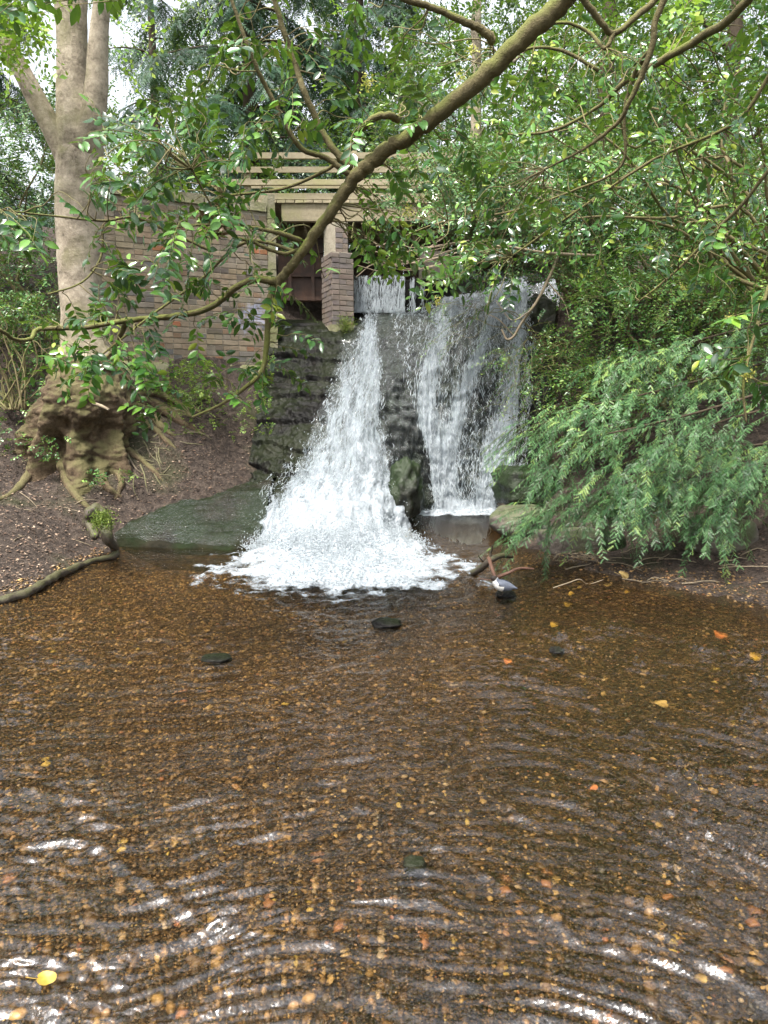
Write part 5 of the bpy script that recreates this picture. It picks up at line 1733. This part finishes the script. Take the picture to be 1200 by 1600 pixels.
def conifer(label, base, height, rbase, n_br, r_tr, zmin=.12, dens=9):
    base = np.asarray(base, float)
    cb_, d_ = [], []
    t_ = thing('conifer_tree', label, 'tree', base)
    m_ = MB()
    P = np.array([base + [0, 0, -.4], base + [.05, 0, height * .5], base + [0, 0, height]])
    m_.tube(smooth_path(P, 8), np.linspace(r_tr, .03, 17), 12, rough=.1)
    m_.build('trunk', M['darkbark'], t_)
    for k in range(n_br):
        h_ = zmin + (1 - zmin) * (k + .5) / n_br
        a = k * 2.399 + random.uniform(-.3, .3)
        L_ = rbase * (1 - h_) ** .8 * random.uniform(.75, 1.15) + .25
        o_ = base + [0, 0, h_ * height]
        dr = np.array([math.cos(a), math.sin(a), 0])
        tt2 = np.linspace(0, 1, 7)[:, None]
        Q_ = o_ + dr * L_ * tt2 + np.array([0, 0, 1.0]) * (L_ * (.12 * tt2 - .38 * tt2 ** 2))
        if k % 2 == 0 or L_ > rbase * .5:
            m_ = MB()
            m_.tube(Q_, np.linspace(.035, .006, 7), 5)
            m_.build('limb', M['darkbark'], t_)
        n_ = int(dens * L_ / .5) + 4
        s_ = RNG.random(n_) ** .7 * 6
        i_ = np.minimum(s_.astype(int), 5)
        q_ = Q_[i_] + (Q_[i_ + 1] - Q_[i_]) * (s_ - i_)[:, None]
        sidev = np.array([-dr[1], dr[0], 0])
        cb_.append(q_)
        d_.append(dr[None] * .5 + sidev[None] * RNG.choice([-1, 1], (n_, 1)) * RNG.uniform(.2, 1, (n_, 1)) + np.array([0, 0, -.45]) + rnd(n_, .2))
    cb_, d_ = np.concatenate(cb_), np.concatenate(d_)
    lm_, sm2 = MB(), MB()
    sprays(lm_, sm2, cb_, d_, RNG.uniform(.4, .8, len(cb_)), 10, CON_V, CON_F, .30, droop=.45, flat=.8, sweep=.8, hang=.6, tint=np.clip(RNG.normal(.5, .22, len(cb_)), 0, 1))
    lm_.build('crown', M['conifer'], t_, kind='stuff')
    sm2.build('twigs', M['darkbark'], t_, kind='stuff')


def at_ground(px_, Y_):
    x_ = (px_ - 600) / F * (Y_ * math.cos(PITCH) - 2.5 * math.sin(PITCH))
    return np.array([x_, Y_, float(ground_z(np.array([x_]), np.array([Y_]))[0])])


conifer('dark conifer with drooping boughs behind the left end of the bridge', at_ground(395, 15.5), 9.5, 2.7, 34, .20)
conifer('dark conifer with drooping boughs behind the middle of the bridge', at_ground(560, 17.5), 11, 3.0, 36, .22)
conifer('slender far conifer showing against the sky right of the beech', at_ground(255, 22), 12, 2.2, 26, .20, dens=5)
conifer('broad shaded conifer behind the small-leaved bush at the left edge', at_ground(-60, 17), 10, 2.8, 30, .2)


def crown_cloud(c0, r, n, thr=-.1, shell=.5):
    q_ = nrm(rnd(n * 3))
    rr_ = (shell + (1 - shell) * RNG.random(n * 3)) ** .6
    p_ = q_ * rr_[:, None] * np.array(r) + np.array(c0)
    k_ = fbm(p_ * .9 + c0[0] * 3, 3) > thr
    return p_[k_][:n], q_[k_][:n]


for (pxa, Ya, hh, rr_, cz, n_, lab, mt, rt_, lean) in (
        (742, 13.6, 8.5, (2.0, 1.8, 2.6), 6.2, 1000, 'leafy tree with a pale trunk behind the bridge, right of centre', 'woodland', .13, (-.1, 0)),
        (930, 13.0, 8.5, (1.9, 1.6, 2.4), 6.6, 1100, 'ivy-clad leafy tree on the slope at the upper right', 'woodland', .16, (.2, 0)),
        (1120, 14.5, 9.5, (2.3, 1.8, 3.0), 7.0, 1200, 'tall leafy tree in the top right corner', 'blueshrub', .18, (.1, 0)),
        (1330, 12.5, 9.0, (2.0, 1.8, 3.0), 6.5, 380, 'leafy tree at the right edge above the slope', 'woodland', .18, (.1, 0)),
        (1020, 17.0, 10.0, (2.4, 1.8, 3.0), 8.4, 900, 'far leafy tree filling the gap at the upper right', 'woodland', .17, (0, 0)),
        (640, 19.5, 9.0, (2.4, 2.0, 2.8), 8.6, 900, 'far leafy tree between the conifers and the pale-trunked tree', 'woodland', .18, (0, 0))):
    b_ = at_ground(pxa, Ya)
    p_, q_ = crown_cloud((b_[0], b_[1], cz), rr_, n_)
    tree('leafy_tree', lab, b_, hh, rt_, [(p_, q_ * .6 + rnd(len(p_), .5) + [0, -.2, .1], .55 * RNG.uniform(.6, 1.3, len(p_)), 15, LEAF2_V, LEAF2_3, .095, .3, {'flat': .6, 'tint': np.clip(RNG.normal(.5, .25, len(p_)), 0, 1)})], mt,
         bark='beech' if pxa == 742 else 'darkbark', lean=lean)

# the understorey and the far wood read as one mass
lm, sm_ = MB(), MB()
c1 = cloud(2600, -150, 1350, 140, 330, 17, 25, -.1, .7, 4)
sprays(lm, sm_, c1, rnd(2600, .6) + [0, -.3, .2], RNG.uniform(.5, 1.0, 2600), 12, LEAF2_V, LEAF2_3, .13, droop=.3, flat=.6)
c1 = cloud(900, 120, 760, 200, 330, 13.2, 16, -.1, .9, 6)
sprays(lm, sm_, c1, rnd(900, .6) + [0, -.3, .2], RNG.uniform(.4, .8, 900), 11, LEAF2_V, LEAF2_3, .09, droop=.3, flat=.6, tint=RNG.random(900) * .6)
c1 = cloud(1300, -150, 1350, -60, 160, 22, 32, .05, .45, 5)
sprays(lm, sm_, c1, rnd(1300, .6) + [0, -.3, .2], RNG.uniform(.6, 1.2, 1300), 12, LEAF2_V, LEAF2_3, .15, droop=.3, flat=.6)
wd = lm.build('far_woodland', M['woodland'])
wd['kind'] = 'stuff'
wd['label'] = 'mass of green undergrowth and far wood behind the bridge'
sm_.build('twigs', M['darkbark'], wd, kind='stuff')

# unseen ring of woodland leaves added to block low light from sides and behind
lm = MB()
nr_ = 3600
ra, rh = RNG.uniform(0, 2 * np.pi, nr_), RNG.uniform(.2, 8.5, nr_)
rd = RNG.uniform(7.5, 11, nr_) + .12 * rh
rp = np.stack([rd * np.sin(ra), 2.5 + rd * np.cos(ra) * 1.1, rh + .2], -1)
rp = rp[(rp[:, 1] < 4.5) | (np.abs(rp[:, 0]) > .68 * rp[:, 1] + 2.0)]
rp = rp[fbm(rp * .35, 3) > -.22]
rp[:, 2] += np.maximum(ground_z(rp[:, 0], rp[:, 1]), 0)
sprays(lm, None, rp, rnd(len(rp), .6) + [0, 0, .1], RNG.uniform(.6, 1.2, len(rp)), 13, LEAF2_V, LEAF2_3, .25, droop=.3, flat=.6)
wd2 = lm.build('added_woodland_ring', M['woodland'])
wd2['kind'] = 'stuff'
wd2['label'] = 'unseen ring of leaves added around the glade to block low side light'

# young sycamore sprigs, bright yellow-green, at the top right
for (a, b, Yd, lab) in ((1045, 90, 5.4, 'bright yellow-green sprig of young leaves near the top right limb'), (1075, 8, 5.2, 'bright yellow-green sprig of young leaves at the top edge')):
    mb = MB()
    cb = pt(a, b, Yd) + rnd(9) * .05
    sprays(mb, None, cb, rnd(9) + [0, -.4, 0], .12, 5, LEAF2_V, LEAF2_3, .06, width=1.6, tint=RNG.uniform(.4, 1, 9))
    t_ = thing('leaf_sprig', lab, 'leaves', pt(a, b, Yd))
    mb.build('leaves', M['spring'], t_)
    m_ = MB()
    m_.tube(stem_path(pt(a - 5, b + 5, Yd), pt(a + 60, b - 60, Yd + .1), n=5), .004, 5)
    m_.build('stem', M['twig'], t_)

# ------------------------------------------------------------------ litter, sticks, fallen leaves
def litter(name, label, n_, px0, px1, py0, py1, size0, size1, mat, tlo, thi, wet=-1):
    a, b = RNG.uniform(px0, px1, n_ * 2), RNG.uniform(py0, py1, n_ * 2)
    ys_ = np.linspace(4.5, 10.5, 150)
    cp_, sp_ = math.cos(PITCH), math.sin(PITCH)
    D = np.stack([(a - 600) / F, cp_ + (800 - b) / F * sp_, -sp_ + (800 - b) / F * cp_], -1)
    z_line = EYE[2] + (D[:, 2] / D[:, 1])[:, None] * ys_[None]
    x_line = (D[:, 0] / D[:, 1])[:, None] * ys_[None]
    gz_ = HT(x_line, np.broadcast_to(ys_, x_line.shape))
    bl = z_line < gz_
    k = np.argmax(bl, 1)
    ok = bl.any(1)
    x_, y_ = x_line[np.arange(len(k)), k][ok], ys_[k][ok]
    y_ = y_ + RNG.uniform(-.02, .02, len(y_))
    z_ = ground_z(x_, y_)
    kk = z_ > .015
    P = np.stack([x_, y_, z_ + .006], -1)[kk][:n_]
    n_ = len(P)
    an = RNG.uniform(0, 2 * np.pi, n_)
    X_ = nrm(np.stack([np.cos(an), np.sin(an), RNG.normal(.1, .25, n_)], -1))
    N_ = nrm(np.stack([RNG.normal(0, .35, n_), RNG.normal(-.2, .35, n_), np.ones(n_)], -1))
    Y_ = nrm(np.cross(N_, X_))
    sz_ = RNG.uniform(size0, size1, (n_, 1))
    mb = MB()
    mb.inst(LEAF2_V, LEAF2_3, None, P, X_ * sz_, Y_ * sz_ * RNG.uniform(.5, 1.4, (n_, 1)), N_ * sz_, np.clip(RNG.beta(1.6, 2.2, n_) * (thi - tlo) + tlo, 0, 1))
    o = mb.build(name, mat, kind='stuff', label=label)
    return o


_tx, _ty = np.linspace(-5, 5, 140), np.linspace(4, 11, 110)
_TX, _TY = np.meshgrid(_tx, _ty)
_TZ = ground_z(_TX, _TY)


def HT(x_, y_):
    i = np.clip((x_ + 5) / 10 * 139, 0, 138.99)
    j = np.clip((y_ - 4) / 7 * 109, 0, 108.99)
    i0, j0_ = i.astype(int), j.astype(int)
    fi, fj = i - i0, j - j0_
    return (_TZ[j0_, i0] * (1 - fi) * (1 - fj) + _TZ[j0_, i0 + 1] * fi * (1 - fj) + _TZ[j0_ + 1, i0] * (1 - fi) * fj + _TZ[j0_ + 1, i0 + 1] * fi * fj)


litter('leaf_litter', 'brown fallen leaf flakes scattered on the left bank', 6500, -40, 400, 640, 935, .010, .042, M['litter'], .1, 1)
litter('leaf_litter', 'dark leaf flakes and mould on the right bank', 2600, 820, 1240, 780, 950, .012, .035, M['litter'], 0, .55)


def on_surface(px_, py_):
    p = ground_hit(px_, py_, 3.5, 11)
    if p[2] < 0:
        p = ptz(px_, py_, 0.012)
    return p


stick_spec = []
for k in range(16):
    a, b = random.uniform(860, 1190), random.uniform(862, 925)
    an, ln = random.uniform(-.5, .5), random.uniform(35, 90)
    stick_spec.append(((a, b), (a + math.cos(an) * ln, b + math.sin(an) * ln * .5)))
for (p0, p1) in stick_spec:
    A2, B2 = on_surface(*p0) + [0, 0, .012], on_surface(*p1) + [0, 0, .02]
    if np.linalg.norm(B2 - A2) > .9:
        B2 = A2 + nrm(B2 - A2) * .6
    P = stem_path(A2, B2, sag=-.03, n=5, jit=.04)
    mb = MB()
    r = random.uniform(.004, .009)
    mb.tube(P, np.linspace(r, r * .5, len(P)), 6, rough=.15)
    tag(mb.build('stick', M['stick']), 'thin dead stick washed up on the dark right bank', 'stick', 'sticks washed up on the right bank')
for k in range(22):
    a, b = random.uniform(850, 960), random.uniform(862, 876)
    A2 = ptz(a, b, .03 + random.uniform(0, .03))
    B2 = ptz(a + random.uniform(-45, 45), b + random.uniform(-5, 6), .02 + random.uniform(0, .05))
    mb = MB()
    P = stem_path(A2, B2, sag=-.05, n=4, jit=.06)
    mb.tube(P, np.linspace(.006, .003, len(P)), 5)
    tag(mb.build('twig', M['stick']), 'twig in the raft of debris at the water edge by the pale block', 'twig', 'twigs in the debris raft')
for k in range(9):
    a, b = random.uniform(20, 190), random.uniform(760, 850)
    an, ln = random.uniform(-.7, .9), random.uniform(15, 40)
    A2, B2 = on_surface(a, b) + [0, 0, .01], on_surface(a + math.cos(an) * ln, b + math.sin(an) * ln) + [0, 0, .012]
    P = stem_path(A2, B2, n=4, jit=.05)
    mb = MB()
    mb.tube(P, np.linspace(.006, .003, len(P)), 5)
    tag(mb.build('stick', M['stick']), 'pale thin stick lying on the bare left bank', 'stick', 'sticks on the left bank')

sn = thing('driftwood_branch', 'dark forked driftwood with a reddish arm lodged beside the bird', 'branch', ptz(770, 900, 0))
for pts_, r, mt in (([(738, 896, .0), (752, 888, .09), (768, 874, .19), (785, 868, .2), (800, 870, .17)], .035, 'wetroot'), ([(764, 872, .2), (768, 886, .15), (775, 905, .08), (780, 915, .02)], .02, 'redstick'),
                    ([(778, 902, .05), (795, 895, .1), (812, 888, .13), (834, 889, .12)], .018, 'redstick'), ([(764, 874, .19), (768, 862, .26), (770, 852, .33)], .012, 'wetroot'),
                    ([(760, 882, .12), (750, 872, .2), (745, 862, .26)], .007, 'wetroot'), ([(776, 905, .06), (762, 906, .05), (748, 903, .02)], .008, 'redstick')):
    P = smooth_path([ptz(*k) for k in pts_], 6)
    mb = MB()
    mb.tube(P, np.linspace(r, r * .5, len(P)), 9, rough=.25, freq=9)
    mb.build('arm', M[mt], sn)

br = thing('bare_branch', 'long pale bare branch slanting down to the top of the right fall', 'branch', pt(802, 528, 9.1))
P = smooth_path([pt(880, 362, 9.3), pt(872, 400, 9.25), pt(855, 440, 9.2), pt(838, 472, 9.15), pt(815, 505, 9.1), pt(803, 525, 9.1), pt(792, 530, 9.12), pt(784, 515, 9.15)], 6)
mb = MB()
mb.tube(P, np.linspace(.022, .012, len(P)), 8, rough=.1)
mb.build('stem', M['stick'], br)
for pts_ in ([(830, 485, 9.12), (800, 500, 9.0), (775, 470, 9.0)], [(803, 525, 9.1), (780, 500, 9.05), (760, 490, 9.0)], [(855, 440, 9.2), (880, 470, 9.1), (890, 500, 9.0)]):
    mb = MB()
    P = smooth_path([pt(*k) for k in pts_], 5)
    mb.tube(P, np.linspace(.009, .004, len(P)), 6)
    mb.build('side_twig', M['stick'], br)
tw = thing('bare_branch', 'spray of thin bare pale twigs hanging before the weir curtain', 'branch', pt(700, 400, 7.5))
for k in range(11):
    y0_ = random.uniform(385, 420)
    mb = MB()
    P = smooth_path([pt(random.uniform(690, 745), y0_ - 15, 7.6), pt(650 + random.uniform(-15, 15), y0_ + random.uniform(-8, 12), 7.5), pt(600 + random.uniform(-15, 15), y0_ + random.uniform(-20, 15), 7.45), pt(555 + random.uniform(-10, 25), y0_ + random.uniform(-25, 15), 7.4)], 5)
    mb.tube(P, np.linspace(.010 if k < 2 else .006, .003, len(P)), 5)
    mb.build('side_twig', M['stick'], tw)
mb = MB()
mb.tube(smooth_path([pt(930, 400, 8.6), pt(850, 395, 8.0), pt(780, 385, 7.7), pt(715, 395, 7.6)], 5), np.linspace(.02, .011, 16), 7, rough=.1)
mb.build('stem', M['stick'], tw)


def fallen_leaf(label, p, size, mat, tilt=(0, 0), rz=0.0, lobes=3):
    n_ = 22
    th_ = np.linspace(0, 2 * np.pi, n_, endpoint=False)
    rad_ = .72 + .28 * np.abs(np.cos(th_ * lobes / 2)) ** .6
    ring_ = np.stack([np.cos(th_) * rad_, np.sin(th_) * rad_ * .72, .16 * np.sin(2 * th_) + .14 * np.cos(th_) ** 2], -1)
    V = np.vstack([[0, 0, 0.0], ring_ * .5 + [0, 0, -.02], ring_])
    k = np.arange(n_)
    k2 = (k + 1) % n_
    f3_ = np.stack([np.zeros(n_, int), 1 + k, 1 + k2], -1)
    f4_ = np.stack([1 + k, 1 + n_ + k, 1 + n_ + k2, 1 + k2], -1)
    mb = MB()
    mb.add(V * size, f3_, f4_)
    mb.tube(np.array([[-size * .3, 0, 0], [-size * 1.1, 0, .02 * size], [-size * 1.9, size * .15, .0]]), size * .03, 5)
    o = mb.build('fallen_leaf', mat)
    o.location = p
    o.rotation_euler = (tilt[0], tilt[1], rz)
    return tag(o, label, 'leaf')


fallen_leaf('curled yellow leaf on the gravel in the bottom left corner', ptz(72, 1528, .03), .026, M['yellowleaf'], (.5, .2), .3)
fallen_leaf('large tan leaf standing at the water edge below the yew', ptz(974, 899, .04), .062, M['brownleaf'], (.9, .3), .5)
for (a, b, s_, mt, lab) in ((893, 928, .04, 'yellowleaf', 'yellow leaf in the water nearest the large tan leaf, on its left'), (980, 926, .035, 'yellowleaf', 'yellow leaf in the water just below the large tan leaf'),
                            (950, 914, .04, 'brownleaf', 'brownish leaf in the water left of the large tan leaf'), (887, 945, .042, 'yellowleaf', 'yellow leaf in the water farther left below the tan leaf'),
                            (1105, 935, .05, 'orangeleaf', 'orange leaf in the water close to the right bank'), (1125, 993, .055, 'orangeleaf', 'orange leaf in the brown water toward the right edge'),
                            (1180, 1028, .045, 'yellowleaf', 'yellow leaf in the brown water at the right edge'), (866, 977, .045, 'yellowleaf', 'yellow leaf in the water below the bird'),
                            (1030, 1100, .05, 'brownleaf', 'tan leaf in the water at mid right'), (793, 1034, .035, 'orangeleaf', 'orange leaf in midstream right of centre'),
                            (928, 1232, .02, 'orangeleaf', 'small orange leaf in the right foreground water'), (1030, 1291, .022, 'brownleaf', 'small tan leaf in the right foreground water'),
                            (1095, 1530, .018, 'brownleaf', 'tan leaf near the bottom right corner')):
    z_ = -.012
    fallen_leaf(lab, ptz(a, b, z_), s_, M[mt], (random.uniform(-.2, .2), random.uniform(-.2, .2)), random.uniform(0, 6))

# ------------------------------------------------------------------ the bird
bpos = ptz(783, 927, .05)
bird = thing('bird', 'small bird with white breast and slate grey wings beside the driftwood', 'bird', bpos)
g = NT('bird_plumage')
cc = g.ramp(g.attr('tint'), [(0.0, (0.03, 0.022, 0.018)), (0.30, (0.035, 0.027, 0.022)), (0.36, (0.72, 0.71, 0.68)), (0.62, (0.72, 0.71, 0.68)), (0.70, (0.15, 0.17, 0.21)), (1.0, (0.10, 0.11, 0.14))])
M['plumage'] = g.done(g.bsdf(cc, .6, g.bump(g.noise(160, 3), .3, .003), spec=.3))
# side view profile, facing left: (x, z, radius)
prof_b = smooth_path(np.array([(-.088, .118, .004), (-.078, .121, .016), (-.064, .122, .0235), (-.05, .112, .026), (-.036, .088, .037), (-.012, .068, .046), (.02, .060, .045), (.055, .056, .032), (.082, .050, .015), (.115, .042, .009), (.128, .039, .004)]), 5)
n_ = 20
th_ = np.linspace(0, 2 * np.pi, n_, endpoint=False)
tang = nrm(np.gradient(prof_b[:, :2], axis=0))
nor = np.stack([-tang[:, 1], tang[:, 0]], -1)
BG = np.zeros((len(prof_b), n_, 3))
BG[..., 0] = prof_b[:, None, 0] + nor[:, None, 0] * np.sin(th_) * prof_b[:, None, 2]
BG[..., 2] = prof_b[:, None, 1] + nor[:, None, 1] * np.sin(th_) * prof_b[:, None, 2]
BG[..., 1] = np.cos(th_)[None] * prof_b[:, None, 2] * .92
s_ = np.linspace(0, 1, len(prof_b))[:, None]
lowb = -np.sin(th_)[None] * np.sign(nor[:, 1:2])
tb = np.where(s_ < .30, .1, np.where((lowb > -.15) & (s_ < .60), .5, .9))
mb = MB()
mb.grid(BG + bpos, tint=tb, wrap=True)
mb.build('body', M['plumage'], bird)
for sgn in (-1, 1):
    W_ = []
    for t_ in np.linspace(0, 1, 9):
        wz = .034 * math.sin(math.pi * min(1, t_ * .82 + .13)) + .003
        xx_, zz_ = -.028 + .138 * t_, .084 - .036 * t_
        row = []
        for v_ in np.linspace(-1, 1, 7):
            row.append([xx_, sgn * (.044 * (1 - .72 * t_ ** 1.6) + .004 - .012 * v_ * v_), zz_ + v_ * wz])
        W_.append(row)
    mb = MB()
    mb.grid(np.array(W_) + bpos, flip=sgn > 0)
    mb.build('wing', M['bird_slate'], bird)
    mb = MB()
    mb.tube(np.array([[.004, sgn * .016, .03], [.012, sgn * .017, .012], [.004, sgn * .017, -.012]]) + bpos, .003, 6)
    mb.tube(np.array([[.004, sgn * .017, -.012], [-.018, sgn * .02, -.014]]) + bpos, .002, 5)
    mb.build('leg', M['bird_dark'], bird)
    mb = MB()
    mb.inst(OCT, OCT3, None, (np.array([[-.071, sgn * .019, .127]]) + bpos), e[:1] * .004, e[1:2] * .004, e[2:3] * .004, .5)
    mb.build('eye', M['bird_dark'], bird)
mb = MB()
mb.tube(np.array([[-.082, 0, .119], [-.096, 0, .116], [-.108, 0, .113]]) + bpos, [.005, .0035, .001], 6)
mb.build('beak', M['bird_dark'], bird)
